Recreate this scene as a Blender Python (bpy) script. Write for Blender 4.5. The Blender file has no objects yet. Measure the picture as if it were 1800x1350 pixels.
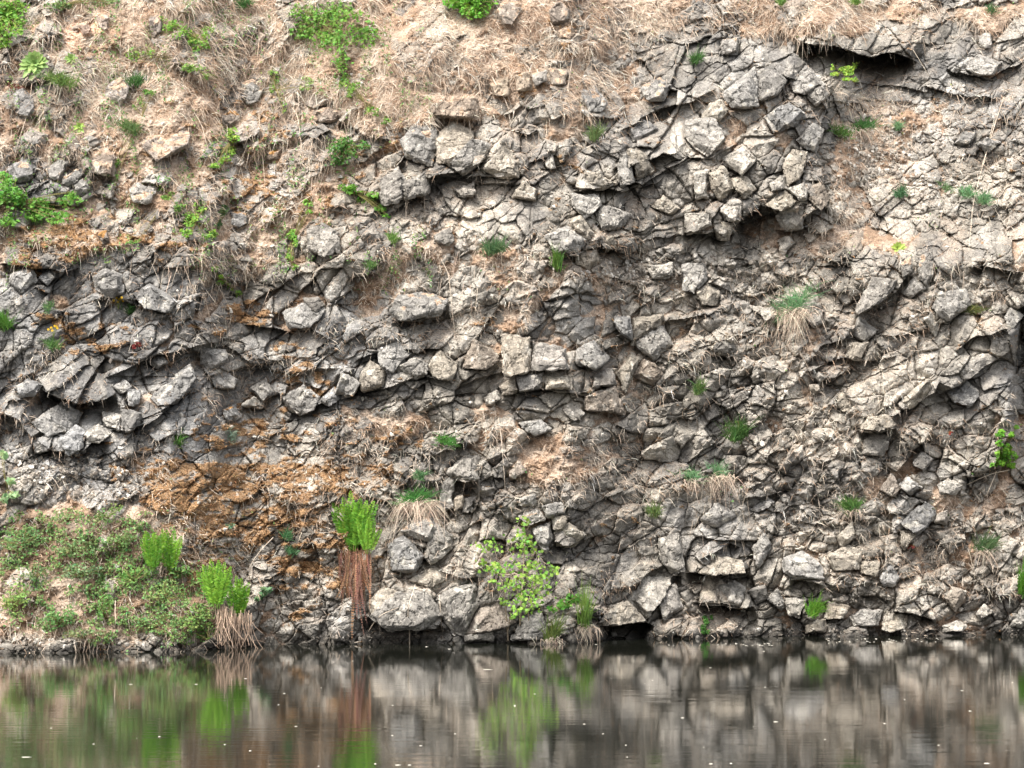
import bpy, bmesh, math, random
import numpy as np
from mathutils import Vector, noise as mnoise

scene = bpy.context.scene
R = math.radians
# ---------------------------------------------------------------- camera
F_PX, CX, CY, CAM_H, PITCH = 5000.0, 900.0, 675.0, 2.5, R(2.35)
cam_data = bpy.data.cameras.new("camera")
cam = bpy.data.objects.new("camera", cam_data)
scene.collection.objects.link(cam)
cam.location = (0.0, -50.0, CAM_H)
cam.rotation_euler = (R(90) + PITCH, 0, 0)
cam_data.sensor_width = 36.0
cam_data.lens = 100.0
cam_data.clip_start, cam_data.clip_end = 0.5, 3000.0
scene.camera = cam
# ---------------------------------------------------------------- sky, sun, exposure
SUN_EL, SUN_AZ = R(58), R(-38)          # azimuth measured from straight behind the camera, minus = from the left
world = bpy.data.worlds.new("World")
scene.world = world
world.use_nodes = True
wn, wl = world.node_tree.nodes, world.node_tree.links
sky = wn.new("ShaderNodeTexSky")
sky.sky_type = 'NISHITA'
sky.sun_disc = False
sky.sun_elevation = SUN_EL
sky.sun_rotation = math.pi + SUN_AZ * -1
sky.air_density, sky.dust_density, sky.ozone_density = 1.0, 6.0, 0.6
hsv = wn.new("ShaderNodeHueSaturation")
hsv.inputs['Saturation'].default_value = 0.35      # a white, hazy sky
wl.new(sky.outputs[0], hsv.inputs['Color'])
wl.new(hsv.outputs[0], wn['Background'].inputs['Color'])
wn['Background'].inputs['Strength'].default_value = 0.15
sd = bpy.data.lights.new("sun", 'SUN')
sd.energy, sd.angle, sd.color = 1.4, R(14), (1.0, 0.95, 0.88)
sun = bpy.data.objects.new("sun", sd)
scene.collection.objects.link(sun)
sdir = Vector((math.sin(SUN_AZ) * math.cos(SUN_EL), -math.cos(SUN_AZ) * math.cos(SUN_EL), math.sin(SUN_EL)))
sun.rotation_euler = (-sdir).to_track_quat('-Z', 'Y').to_euler()
sun.location = (0, -20, 40)
vs = scene.view_settings
vs.view_transform, vs.look, vs.gamma, vs.use_curve_mapping = 'Standard', 'None', 1.0, False
vs.exposure = 1.46
# ---------------------------------------------------------------- helpers
rng = np.random.default_rng(7)
random.seed(7)
CP, SP = math.cos(PITCH), math.sin(PITCH)

def P(u, v, d):
    """world point seen at photo pixel (u, v) at view depth d"""
    u, v, d = np.asarray(u, float), np.asarray(v, float), np.asarray(d, float)
    a, b = (u - CX) / F_PX, (CY - v) / F_PX
    return np.stack([d * a, -50.0 + d * (CP - b * SP), CAM_H + d * (SP + b * CP)], -1)

def on_water(u, v):
    b = (CY - v) / F_PX
    d = -CAM_H / (SP + b * CP)
    return P(u, v, d)

def link(o):
    scene.collection.objects.link(o)
    return o

def tag(o, label=None, cat=None, group=None, kind=None):
    if label: o['label'] = label
    if cat: o['category'] = cat
    if group: o['group'] = group
    if kind: o['kind'] = kind
    return o

def np_mesh(name, verts, faces, col=None, mat=None, smooth=True, extra=None):
    """verts (n,3), faces (m,k)"""
    verts = np.asarray(verts, np.float32); faces = np.asarray(faces, np.int32)
    me = bpy.data.meshes.new(name)
    m, k = faces.shape
    me.vertices.add(len(verts)); me.vertices.foreach_set('co', verts.ravel())
    me.loops.add(m * k); me.loops.foreach_set('vertex_index', faces.ravel())
    me.polygons.add(m); me.polygons.foreach_set('loop_start', np.arange(0, m * k, k, dtype=np.int32))
    me.polygons.foreach_set('loop_total', np.full(m, k, np.int32))
    me.polygons.foreach_set('use_smooth', np.full(m, smooth, bool))
    me.update(calc_edges=True)
    if col is not None:
        ca = me.color_attributes.new('col', 'FLOAT_COLOR', 'POINT')
        c4 = np.ones((len(verts), 4), np.float32); c4[:, :3] = col
        ca.data.foreach_set('color', c4.ravel())
    if mat: me.materials.append(mat)
    return me

def mesh_obj(name, me, parent=None, loc=None):
    o = link(bpy.data.objects.new(name, me))
    if parent: o.parent = parent
    if loc is not None: o.location = loc
    return o

def empty(name, loc, label, cat, group=None):
    e = link(bpy.data.objects.new(name, None))
    e.empty_display_size = 0.1
    e.location = [float(x) for x in loc]
    return tag(e, label, cat, group)

# value noise / cells, all numpy
def h2(ix, iy, s):
    n = (ix.astype(np.int64) * 374761393 + iy.astype(np.int64) * 668265263 + int(s) * 974711 * 1013) & 0xffffffff
    n = ((n ^ (n >> 13)) * 1274126177) & 0xffffffff
    n = ((n ^ (n >> 15)) * 2246822519) & 0xffffffff
    return ((n ^ (n >> 16)) & 0xffffff).astype(np.float32) / 16777216.0

def vnoise(x, y, s):
    ix, iy = np.floor(x), np.floor(y)
    fx, fy = (x - ix).astype(np.float32), (y - iy).astype(np.float32)
    fx, fy = fx * fx * (3 - 2 * fx), fy * fy * (3 - 2 * fy)
    a, b, c, d = h2(ix, iy, s), h2(ix + 1, iy, s), h2(ix, iy + 1, s), h2(ix + 1, iy + 1, s)
    return (a + (b - a) * fx) * (1 - fy) + (c + (d - c) * fx) * fy

def fbm(x, y, s, octv=4, gain=0.5):
    t = 0.0; amp = 1.0; tot = 0.0
    for k in range(octv):
        t = t + amp * vnoise(x * 2 ** k + 17.3 * k, y * 2 ** k - 9.1 * k, s + k)
        tot += amp; amp *= gain
    return t / tot

def sstep(a, b, x):
    t = np.clip((x - a) / (b - a), 0, 1)
    return t * t * (3 - 2 * t)

def cells(x, y, s, jit=0.92):
    ix, iy = np.floor(x), np.floor(y)
    d1 = np.full(x.shape, 1e9, np.float32); d2 = d1.copy()
    c1x = np.zeros_like(d1); c1y = np.zeros_like(d1); c2x = np.zeros_like(d1); c2y = np.zeros_like(d1)
    i1 = np.zeros(x.shape); j1 = np.zeros(x.shape)
    for dj in (-1, 0, 1):
        for di in (-1, 0, 1):
            gx, gy = ix + di, iy + dj
            cx = gx + 0.5 + jit * (h2(gx, gy, s) - 0.5)
            cy = gy + 0.5 + jit * (h2(gx, gy, s + 1) - 0.5)
            d = ((cx - x) ** 2 + (cy - y) ** 2).astype(np.float32)
            n1 = d < d1
            n2 = (~n1) & (d < d2)
            d2 = np.where(n1, d1, np.where(n2, d, d2))
            c2x = np.where(n1, c1x, np.where(n2, cx, c2x)); c2y = np.where(n1, c1y, np.where(n2, cy, c2y))
            c1x = np.where(n1, cx, c1x); c1y = np.where(n1, cy, c1y)
            i1 = np.where(n1, gx, i1); j1 = np.where(n1, gy, j1)
            d1 = np.where(n1, d, d1)
    nx, ny = c2x - c1x, c2y - c1y
    ln = np.sqrt(nx * nx + ny * ny) + 1e-6
    edge = ((0.5 * (c1x + c2x) - x) * nx + (0.5 * (c1y + c2y) - y) * ny) / ln
    return edge, x - c1x, y - c1y, i1, j1

def block_layer(u, v, size, ang, aniso, s, warp=0.35, steep=1.0, off_amp=.85):
    """fractured faceted blocks: height in units of the block size, distance to the joint, a random tone"""
    wx = (fbm(u / size * 0.6, v / size * 0.6, s + 50, 2) - .5) * size * warp * 1.5
    wy = (fbm(u / size * 0.6 + 40, v / size * 0.6, s + 60, 2) - .5) * size * warp * 1.5
    ca, sa = np.cos(ang), np.sin(ang)
    jx = (fbm(u / 9, v / 9, s + 70, 2) - .5) * 4.5; jy = (fbm(u / 9, v / 9, s + 71, 2) - .5) * 4.5   # ragged edges
    x, y = u + wx + jx, v + wy + jy
    a = (x * ca - y * sa) / (size * aniso)
    b = (x * sa + y * ca) / (size / aniso)
    e, qx, qy, i, j = cells(a, b, s)
    h = np.full(u.shape, 9.0, np.float32)
    for k in range(4):
        th = (k + 0.85 * h2(i, j, s + 10 + k)) * math.pi / 2 + 0.3
        sl = 0.06 + steep * h2(i, j, s + 20 + k) ** 1.5
        c0 = 0.03 + 0.20 * h2(i, j, s + 30 + k)
        h = np.minimum(h, c0 - sl * (qx * np.cos(th) + qy * np.sin(th)))
    off = h2(i, j, s + 40) - 0.5
    return h - 0.14 + off * off_amp, e, h2(i, j, s + 41), h2(i, j, s + 42)

def seg_dist(u, v, pts, closed=False):
    """distance to a polyline, fraction along it, and signed side (+ = above/left of the walking direction)"""
    pts = np.asarray(pts, float)
    n = len(pts)
    segs = [(pts[i], pts[(i + 1) % n]) for i in range(n if closed else n - 1)]
    lens = [np.hypot(*(b - a)) + 1e-6 for a, b in segs]
    tot, acc = sum(lens), 0.0
    best = np.full(u.shape, 1e9); frac = np.zeros(u.shape); side = np.zeros(u.shape)
    for (a, b), L in zip(segs, lens):
        dx, dy = (b - a) / L
        t = np.clip((u - a[0]) * dx + (v - a[1]) * dy, 0, L)
        px, py = u - a[0] - dx * t, v - a[1] - dy * t
        d = np.hypot(px, py)
        m = d < best
        best = np.where(m, d, best)
        frac = np.where(m, (acc + t) / tot, frac)
        side = np.where(m, dx * py - dy * px, side)
        acc += L
    return best, frac, side

def inside(u, v, pts):
    pts = np.asarray(pts, float)
    r = np.zeros(u.shape, bool)
    n = len(pts)
    for i in range(n):
        (x1, y1), (x2, y2) = pts[i], pts[(i + 1) % n]
        if y1 == y2: continue
        r ^= ((y1 > v) != (y2 > v)) & (u < (x2 - x1) * (v - y1) / (y2 - y1) + x1)
    return r

def blobs(u, v, lst):
    m = np.zeros(u.shape, np.float32)
    for b in lst:
        cu, cv, ru, rv = b[:4]; w = b[4] if len(b) > 4 else 1.0
        q = ((u - cu) / ru) ** 2 + ((v - cv) / rv) ** 2
        m = np.maximum(m, w * np.exp(-0.7 * q * q))
    return m

def nums(s, zoom=None):
    """'x,y x,y' read off an enlarged view (3x) whose corner is zoom"""
    p = np.array([[float(t) for t in q.split(',')] for q in s.split()])
    return p / 3.0 + np.array(zoom) if zoom is not None else p
# ---------------------------------------------------------------- materials
def new_mat(name):
    m = bpy.data.materials.new(name); m.use_nodes = True
    nt = m.node_tree
    return m, nt.nodes, nt.links, nt.nodes['Principled BSDF']

def node(ns, kind, **kw):
    n = ns.new(kind)
    for k, x in kw.items():
        if k in n.inputs: n.inputs[k].default_value = x
        else: setattr(n, k, x)
    return n

def rock_material(name, bump=0.02, contrast=1.0):
    m, ns, ls, bs = new_mat(name)
    at = node(ns, 'ShaderNodeAttribute', attribute_name='col')
    tc = node(ns, 'ShaderNodeNewGeometry')
    # mottling, pits and pale mineral flecks of the stone itself
    n1 = node(ns, 'ShaderNodeTexNoise', Scale=8.0, Detail=9.0, Roughness=0.72)
    n2 = node(ns, 'ShaderNodeTexNoise', Scale=34.0, Detail=6.0, Roughness=0.7)
    v1 = node(ns, 'ShaderNodeTexVoronoi', Scale=22.0)
    for n in (n1, n2, v1): ls.new(tc.outputs['Position'], n.inputs['Vector'])
    r1 = node(ns, 'ShaderNodeMapRange'); r1.inputs[1].default_value = .3; r1.inputs[2].default_value = .7
    r1.inputs[3].default_value = 0.60; r1.inputs[4].default_value = 1.40
    ls.new(n1.outputs['Fac'], r1.inputs[0])
    r2 = node(ns, 'ShaderNodeMapRange'); r2.inputs[1].default_value = .33; r2.inputs[2].default_value = .67
    r2.inputs[3].default_value = 0.52; r2.inputs[4].default_value = 1.48
    ls.new(n2.outputs['Fac'], r2.inputs[0])
    r3 = node(ns, 'ShaderNodeMapRange'); r3.inputs[1].default_value = .05; r3.inputs[2].default_value = .22
    r3.inputs[3].default_value = 0.55; r3.inputs[4].default_value = 1.0
    ls.new(v1.outputs['Distance'], r3.inputs[0])
    mu = node(ns, 'ShaderNodeMath', operation='MULTIPLY'); ls.new(r1.outputs[0], mu.inputs[0]); ls.new(r2.outputs[0], mu.inputs[1])
    mu2 = node(ns, 'ShaderNodeMath', operation='MULTIPLY'); ls.new(mu.outputs[0], mu2.inputs[0]); ls.new(r3.outputs[0], mu2.inputs[1])
    sc = node(ns, 'ShaderNodeVectorMath', operation='SCALE')
    ls.new(at.outputs['Color'], sc.inputs[0]); ls.new(mu2.outputs[0], sc.inputs['Scale'])
    ls.new(sc.outputs[0], bs.inputs['Base Color'])
    bs.inputs['Roughness'].default_value = 0.92
    bs.inputs['Specular IOR Level'].default_value = 0.2
    b1 = node(ns, 'ShaderNodeBump', Strength=0.9, Distance=bump * 1.2)
    b2 = node(ns, 'ShaderNodeBump', Strength=0.9, Distance=bump)
    ls.new(n1.outputs['Fac'], b1.inputs['Height']); ls.new(n2.outputs['Fac'], b2.inputs['Height'])
    ls.new(b1.outputs[0], b2.inputs['Normal']); ls.new(b2.outputs[0], bs.inputs['Normal'])
    return m

def leaf_material(name, trans=0.35, rough=0.55):
    m, ns, ls, bs = new_mat(name)
    at = node(ns, 'ShaderNodeAttribute', attribute_name='col')
    ls.new(at.outputs['Color'], bs.inputs['Base Color'])
    bs.inputs['Roughness'].default_value = rough
    bs.inputs['Specular IOR Level'].default_value = 0.25
    tr = node(ns, 'ShaderNodeBsdfTranslucent'); ls.new(at.outputs['Color'], tr.inputs['Color'])
    mx = node(ns, 'ShaderNodeMixShader'); mx.inputs[0].default_value = trans
    ls.new(bs.outputs[0], mx.inputs[1]); ls.new(tr.outputs[0], mx.inputs[2])
    ls.new(mx.outputs[0], ns['Material Output'].inputs['Surface'])
    return m

M_ROCK = rock_material('weathered_basalt')
M_LEAF = leaf_material('living_leaf')
M_DRY = leaf_material('dry_straw', 0.2, 0.8)
M_WOOD = leaf_material('bare_stem', 0.0, 0.85)
# ---------------------------------------------------------------- rocks one can point to (outline read off the photo, tone, label)
# tone: g grey, d dark grey, b bluish grey, t tan, w whitish, n brown
ROCKS = {
(0, 0): [
("70,500 120,470 175,520 180,580 140,625 80,590", 'b', "bluish dark rock below the big mullein rosette on the dry slope"),
("555,470 630,405 675,440 660,540 610,565 570,530", 'b', "upright blue grey rock sticking out of straw below two mullein plants"),
("1270,440 1330,420 1395,460 1370,540 1300,560", 'g', "grey rock with dry stems hanging across its face on the upper slope"),
("1165,600 1230,570 1275,600 1250,660 1180,665", 'd', "rounded dark rock just above the light green trailing bramble"),
("745,730 990,690 985,740 910,810 800,830 755,790", 'g', "wide rough rock with jagged lower edge jutting from the straw slope"),
("40,880 150,840 190,870 150,960 60,960", 'b', "pale bluish flat faced rock at the left edge above the bramble"),
("250,890 320,830 360,850 320,960 270,940", 'g', "tilted grey oblong rock beside the pale flat faced one"),
("330,940 420,880 440,920 370,990 320,975", 'd', "smooth oval dark rock leaning over a shadowed gap on the left slope"),
("390,980 450,940 470,1000 420,1030", 'g', "small rounded rock under the oval dark one"),
("475,840 560,800 605,830 600,930 490,910", 'd', "squarish brown topped rock with shadowed underside in the left slope"),
("680,1000 720,960 820,1010 790,1060 700,1050", 'g', "light topped wedge rock above the bright trailing bramble patch"),
("780,100 850,70 860,160 810,200", 'b', "pale blue grey pointed rock high on the straw slope"),
("410,130 470,110 480,150 440,185", 'd', "small dark rock at the foot of the bare earth patch"),
("510,80 565,80 570,160 520,150", 'g', "upright grey rock beside the bare earth patch near the top"),
("1405,800 1480,790 1475,840 1400,850", 'd', "small flat dark rock with overhanging lip amid orange moss"),
("1215,1120 1290,1110 1310,1180 1260,1210 1220,1180", 'b', "blue grey rock ringed by orange moss beside the bramble patch"),
("1615,1210 1700,1180 1780,1230 1790,1320 1680,1340 1620,1300", 'd', "large dark ribbed rock beside the hanging vine at mid height"),
("1640,590 1740,560 1810,600 1760,640 1660,640", 'd', "long dark rock lying over a black gap below the big bramble"),
("1620,500 1700,490 1730,530 1650,580 1610,560", 'g', "grey rock tucked under the black crack below the big bramble"),
("510,1240 560,1210 580,1270 545,1295", 'b', "small bluish triangular rock in brown soil on the left slope"),
],
(600, 0): [
("800,70 850,0 945,0 945,60 890,130 810,120", 'd', "big rounded boulder beside the bright bush on the top edge"),
("1105,60 1160,20 1210,60 1190,120 1120,130", 'd', "dark round rock in straw near the top, right of the boulder"),
("1140,160 1200,110 1240,160 1200,205 1150,195", 'd', "moss edged dark rock directly below the dark round one"),
("1000,390 1075,375 1080,430 1020,455", 'g', "round grey rock in the middle of a row under a straw ledge"),
("1090,365 1195,365 1180,440 1110,440", 'n', "square brownish rock ending the row under a straw ledge"),
("920,390 990,380 1000,470 930,480", 't', "tan rock left of the round one in the row under straw"),
("780,440 880,400 885,490 800,500", 't', "tan block with a pale stick lying across its face"),
("320,740 390,640 500,660 500,780 480,880 340,830", 'g', "largest smooth slab of the outcrop below the straw slope"),
("500,720 590,640 700,700 690,760 570,870 500,850", 't', "middle slab of the smooth outcrop below the straw slope"),
("560,870 700,740 790,770 720,880 640,925", 'g', "diagonal slab between the middle slab and the triangular one"),
("740,890 870,760 935,850 940,940 830,940", 't', "triangular slab with flat base ending the smooth outcrop"),
("480,540 720,520 715,630 600,620 490,610", 'n', "wide brown cap rock roofing the smooth outcrop under the straw"),
("320,970 450,900 470,1010 330,1050", 'd', "dark shaded block under the smooth outcrop beside hanging dry stem"),
("200,960 300,880 340,960 300,1060 215,1070", 'd', "dark block above the bramble sprig below the smooth outcrop"),
("600,1000 700,960 690,1040 620,1040", 'd', "dark wedge in the shadowed crack under the smooth outcrop"),
("1260,480 1330,440 1390,530 1350,580 1290,570", 'b', "purplish grey pentagonal rock with white stick above the rock ledge"),
("1590,450 1680,410 1740,450 1700,530 1620,530", 'g', "cracked twin faced rock over a dark notch near the promontory"),
("1450,870 1505,790 1545,960 1480,980", 'g', "left column of the beaked rock hanging over the black gap"),
("1510,790 1600,800 1650,900 1560,950", 't', "ribbed column of the beaked rock hanging over the black gap"),
("1230,990 1270,880 1450,970 1380,1000", 't', "flat topped wedge with straight shadowed base below orange grass"),
("1330,1110 1400,1085 1530,1130 1480,1200 1380,1220", 'g', "bowl shaped rock with bright rim under the beaked rock"),
("1080,1240 1190,1190 1300,1260 1250,1330 1130,1340", 'g', "broad grey rock with dark undercut at lower edge of the rubble band"),
("1360,1270 1430,1240 1450,1290 1400,1330", 't', "small rounded pale rock in the rubble under the bowl shaped rock"),
("1460,1270 1540,1260 1560,1310 1510,1340 1460,1320", 'd', "dark cracked round rock in the rubble under the bowl shaped rock"),
("1210,1160 1260,1140 1330,1230 1300,1260 1230,1210", 't', "pale oblong rock leaning down over the broad grey one"),
("1210,1020 1350,1030 1370,1080 1290,1150 1220,1080", 'g', "smooth grey block right under the flat topped wedge"),
("1640,1090 1700,1030 1790,1100 1730,1130", 't', "pale chunk with black shadow below at the promontory's left side"),
("485,1240 570,1200 600,1270 550,1300", 'd', "small dark rock poking from straw beside the blue green tuft"),
("1510,690 1600,630 1680,690 1540,750", 'b', "blue grey tilted slab along the crack left of the promontory"),
("1075,850 1110,810 1130,885 1090,890", 'w', "small white upright stone above the straw pocket"),
("960,960 1030,1000 1020,1060 900,1040", 't', "long tan rock above the broad gravelly face"),
],
(1200, 0): [
("220,480 380,360 400,560 260,570", 'g', "big square block on top of the promontory with straight crack"),
("390,380 470,340 540,420 490,510 400,530", 'd', "dark block wedged beside the big square one on the promontory"),
("90,580 200,530 240,580 190,640 110,630", 't', "rounded tan rock below a straw tuft on the promontory"),
("10,640 140,620 220,740 130,830 70,790 10,720", 'g', "broad cracked oval rock with curved lower edge on the promontory"),
("205,840 310,780 380,850 310,920 250,890", 'w', "brightest white block in the middle of the promontory"),
("430,620 560,540 640,600 600,660 480,700", 'b', "concave shell shaped blue grey rock on the promontory"),
("600,740 690,650 745,680 700,800 640,780", 'g', "ridged rock on the promontory's vertical edge below the cave"),
("570,420 650,350 740,440 650,490 580,480", 'g', "pale top block at the promontory corner under the cave"),
("650,490 750,440 760,520 700,560", 'd', "dark faceted chip at the promontory corner beside the cave plant"),
("530,880 580,790 660,800 620,930 550,980", 't', "tall tan block on the promontory left of its edge"),
("460,970 540,920 550,990 470,1010", 'w', "small whitish slab stepped below the brightest white block"),
("200,1110 260,1040 310,1060 300,1160 220,1160", 'w', "white faced block left of the promontory's dark arch"),
("490,1140 560,1060 640,1100 630,1200 540,1220", 'g', "pale nose shaped block hanging down right of the dark arch"),
("440,1080 540,1000 600,1060 540,1110", 't', "sloping tan slab roofing the dark arch of the promontory"),
("10,1130 140,1120 150,1190 20,1240", 'w', "long white brick shaped block on the promontory's lower edge"),
("160,1160 270,1180 240,1270 180,1260", 't', "tan chunk hanging under the white faced block by the dark arch"),
("660,1010 720,960 770,1030 720,1100 660,1050", 'n', "brown faced block projecting furthest at the promontory's lower corner"),
("560,1000 640,960 660,1050 620,1060", 'w', "white sliver beside the brown faced projecting block"),
("500,1270 560,1245 585,1285 520,1350", 'w', "loose white stone on the rubble below the promontory"),
("1430,760 1480,690 1550,700 1510,770", 'g', "clean grey four sided stone on the gravelly wall right of the promontory"),
("1560,190 1620,170 1630,240 1570,250", 'g', "small smooth grey square rock in the upper right wall"),
("1490,360 1560,290 1680,330 1640,390 1560,400", 'g', "smooth bulging rock over a black crack in the upper right wall"),
("1560,760 1600,730 1680,750 1600,810", 'g', "grey stone with dark lower edge crossed by a dry stem"),
("200,220 290,200 290,290 210,290", 'g', "rounded grey block above the promontory near a dark tuft"),
("130,920 210,880 270,1000 210,1060 150,1000", 't', "smooth tan block between the white blocks of the promontory"),
("60,920 130,900 130,1040 70,1050", 'w', "narrow pale block left of the smooth tan one on the promontory"),
("260,940 330,930 390,1000 330,1050", 't', "flat tan block below the brightest white one"),
],
(0, 400): [
("490,260 560,215 640,250 650,340 590,370 500,330", 'd', "dark domed boulder right above the yellow flowers"),
("700,350 790,300 930,380 890,450 760,420", 'b', "long bluish rock with shadow below, right of the yellow flowers"),
("60,240 170,210 190,280 110,350 50,290", 'g', "broad rough rock beneath the orange moss bank at left"),
("200,260 260,220 300,260 250,305", 'b', "small dark blue angular rock under the mossy ledge"),
("1060,640 1190,640 1200,700 1110,760 1060,720", 'g', "pale square block tucked under the left overhang's tip"),
("790,900 1000,720 1030,790 930,930 830,940", 'g', "long pale slab slanting up under the left overhang"),
("660,860 740,855 725,930 680,945", 'b', "bluish hexagonal block between the slanting slab and the dark hollow"),
("160,1030 330,920 430,980 400,1060 270,1090", 'g', "broad pale rock below the dark hollow of the left overhang"),
("170,1120 280,1090 260,1170 190,1190", 'd', "small dark block at the lower left foot of the overhang rocks"),
("320,1120 400,1040 450,1080 440,1160 370,1200", 'b', "split dark block with shadowed right face hanging over the pale scree"),
("440,1080 520,1035 580,1090 520,1130 470,1120", 'w', "pale knobbly rock beside the split dark block"),
("540,970 640,990 630,1070 560,1040", 'w', "pale quartzy face below the bluish hexagonal block"),
("640,960 740,980 740,1040 660,1080", 'd', "dark streaked block over the shadow beside the pale quartzy face"),
("1490,900 1600,830 1680,900 1660,960 1580,990 1510,950", 'd', "prominent cube like dark block hanging alone below orange moss"),
("1320,850 1400,800 1450,880 1380,920", 'd', "dark faceted block left of the cube like hanging block"),
("1280,940 1340,890 1400,930 1380,950", 'w', "pale flat rock beneath the dark faceted block"),
("1690,910 1770,840 1790,900 1730,940", 'b', "bluish slab right of the cube like hanging block"),
("1110,790 1180,760 1250,800 1230,850 1130,840", 'g', "grey block below the pale square block of the left overhang"),
("600,840 650,800 690,840 640,870", 'g', "small wedge rock in the shade under the left overhang"),
("770,700 830,680 880,710 830,745", 'g', "flat stone lodged in the crack of the left overhang"),
("1180,960 1240,930 1270,1000 1200,1030", 'b', "pale blue pointed rock with moss on its left side"),
("1490,450 1590,400 1710,430 1640,530 1530,530", 'g', "scoop faced grey rock over a long black crack"),
("1600,370 1680,370 1710,410 1660,440", 'd', "small dark rock resting on the scoop faced one"),
("80,840 150,800 220,830 180,890 100,890", 'b', "bluish rock at the left end of the overhang's lip"),
("1760,880 1800,760 1850,790 1830,870", 'g', "grey upright rock right of the bluish slab below the moss"),
],
(600, 400): [
("260,440 300,360 430,340 560,380 520,460 400,470 300,490", 'g', "big smooth boulder with black shadow below in the cliff centre"),
("190,640 290,600 370,660 280,750 200,700", 'g', "rounded rock below the big smooth boulder at centre"),
("280,740 370,690 450,730 440,790 330,800", 'd', "dark rounded stone wedged under two rounded rocks at centre"),
("450,740 520,640 610,720 590,790 470,770", 't', "tan rock between the dark rounded stone and the brown wedge"),
("640,740 700,600 790,640 830,680 760,740", 'n', "dark brown tilted wedge rock at the cliff centre"),
("100,780 150,700 230,760 220,840 110,870", 't', "pale jagged rock with black shadow on its left side"),
("370,610 460,600 430,660 380,650", 'd', "little dark roof shaped stone in the crack at centre"),
("840,560 990,580 1000,750 860,770", 't', "broad flat tan face right of the brown wedge"),
("1010,600 1180,640 1190,740 1010,750", 'g', "broad grey face with straight horizontal crack under it"),
("830,840 920,780 930,870 850,880", 't', "first block of the low row under the horizontal crack"),
("930,780 1060,770 1060,850 940,870", 'g', "second, greyer block of the low row under the horizontal crack"),
("1080,790 1220,780 1210,850 1080,850", 't', "long last block of the low row under the horizontal crack"),
("1250,640 1330,600 1420,690 1340,750 1240,720", 'g', "pale smooth kite shaped rock in the cliff centre"),
("1530,620 1540,480 1700,460 1680,520 1590,580", 't', "large tan slab with curved lower edge below dry grass"),
("1550,620 1640,570 1700,520 1750,620 1650,700", 'g', "arched grey slab under the large tan slab"),
("1440,470 1520,470 1530,590 1450,520", 'b', "narrow blue grey rock left of the large tan slab"),
("1170,960 1240,940 1280,980 1240,1020", 'd', "small dark rock under a curved crack at cliff centre"),
("930,1030 1050,1010 1110,1060 1020,1100", 'b', "blue grey low slab above the straw pockets"),
("750,900 820,860 840,900 770,940", 'w', "pale stone at the left end of the low block row"),
("1240,130 1340,120 1365,170 1300,220 1240,190", 't', "lone round pale rock under the rubble band"),
("1610,200 1740,190 1750,260 1640,270", 'w', "pale wide block below the white rubble"),
("1330,780 1430,740 1450,830 1330,840", 'd', "dark purple faced rock below the kite shaped rock"),
("555,1290 650,1200 730,1210 720,1325 600,1320", 'd', "dark block overhanging a deep black notch above the sapling"),
("880,1290 930,1230 980,1280 900,1325", 'd', "small dark wedge rock in straw right of the deep notch"),
("1290,890 1440,840 1490,980 1360,970 1280,960", 'n', "brown weathered block between two curved cracks right of centre"),
("0,830 60,790 100,820 60,890 0,900", 'g', "grey rock with slanted top left of the pale jagged rock"),
("1450,770 1530,660 1570,690 1500,870", 't', "long thin tan column beside the dark purple faced rock"),
("1540,780 1600,690 1700,760 1640,830", 'n', "rounded brown rock right of the thin tan column"),
],
(1200, 400): [
("0,200 120,190 140,260 60,330 0,310", 'g', "wide clean grey block below the white loose stone"),
("70,330 130,290 190,330 180,410 100,410", 't', "standing tan block with dark right side under the clean grey one"),
("910,430 1000,260 1130,280 1080,360 940,440", 'd', "long dark block slanting down left of the little mullein's ledge"),
("1150,330 1220,260 1280,320 1200,370", 'g', "rounded grey block over a shadowed slot below the little mullein"),
("1150,190 1200,150 1220,220 1160,260", 'd', "narrow dark block right under the little mullein"),
("1240,160 1310,130 1330,230 1300,300 1250,250", 'd', "tall dark block beside the hanging dry grass at right"),
("890,560 930,480 1030,540 960,600", 'g', "pale upper block of the diagonal column above the shaded recess"),
("870,610 980,600 930,700 860,680", 't', "lower block of the diagonal column at the shaded recess"),
("1270,480 1310,450 1350,520 1330,570", 'w', "pale leaning stone in the right ridge"),
("1320,420 1360,340 1490,330 1520,410 1400,490", 'g', "big bulging block at the head of the right ridge"),
("680,780 720,760 760,790 720,820", 'w', "small white cube in the fractured wall below the hanging tuft"),
("665,830 720,820 730,870 680,880", 't', "small tan cube directly under the white cube"),
("810,870 850,860 890,940 830,970", 't', "long sliver rock in the fractured wall left of the shadow ledge"),
("940,1060 980,1000 1080,990 1130,1040 1000,1070", 't', "tan block with straight shadow line under it in the right wall"),
("960,1100 1100,1090 1060,1200 940,1190", 'd', "dark smooth recessed face under the straight shadow line"),
("1220,1240 1260,1190 1320,1220 1280,1280", 'd', "dark pyramid rock left of the leafy shrub"),
("1050,1240 1180,1230 1120,1290", 'n', "brown triangular rock pointing down near the dark pyramid"),
("160,620 230,590 275,640 240,670 170,660", 'd', "dark round stone over a shadow left of the hanging tuft"),
("1130,930 1290,800 1310,850 1170,970", 't', "diagonal tan bar along the edge of the right ridge"),
("1400,870 1500,810 1560,860 1510,940 1420,910", 'b', "smooth bluish face set in the right ridge"),
("650,480 720,440 750,510 690,530", 'd', "dark pointed rock right of the hanging grass tuft"),
("410,440 470,420 500,480 440,500", 'w', "pale stone at the left side of the hanging grass tuft"),
("1700,470 1720,420 1790,460 1730,540", 'g', "angular rock at the upper corner of the right ridge"),
],
(600, 800): [
("930,320 1030,275 1080,330 990,365", 'g', "middle rock of the cracked cluster above the sapling"),
("930,270 950,220 1020,210 1020,260", 'g', "top rock of the cracked cluster above the sapling"),
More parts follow.
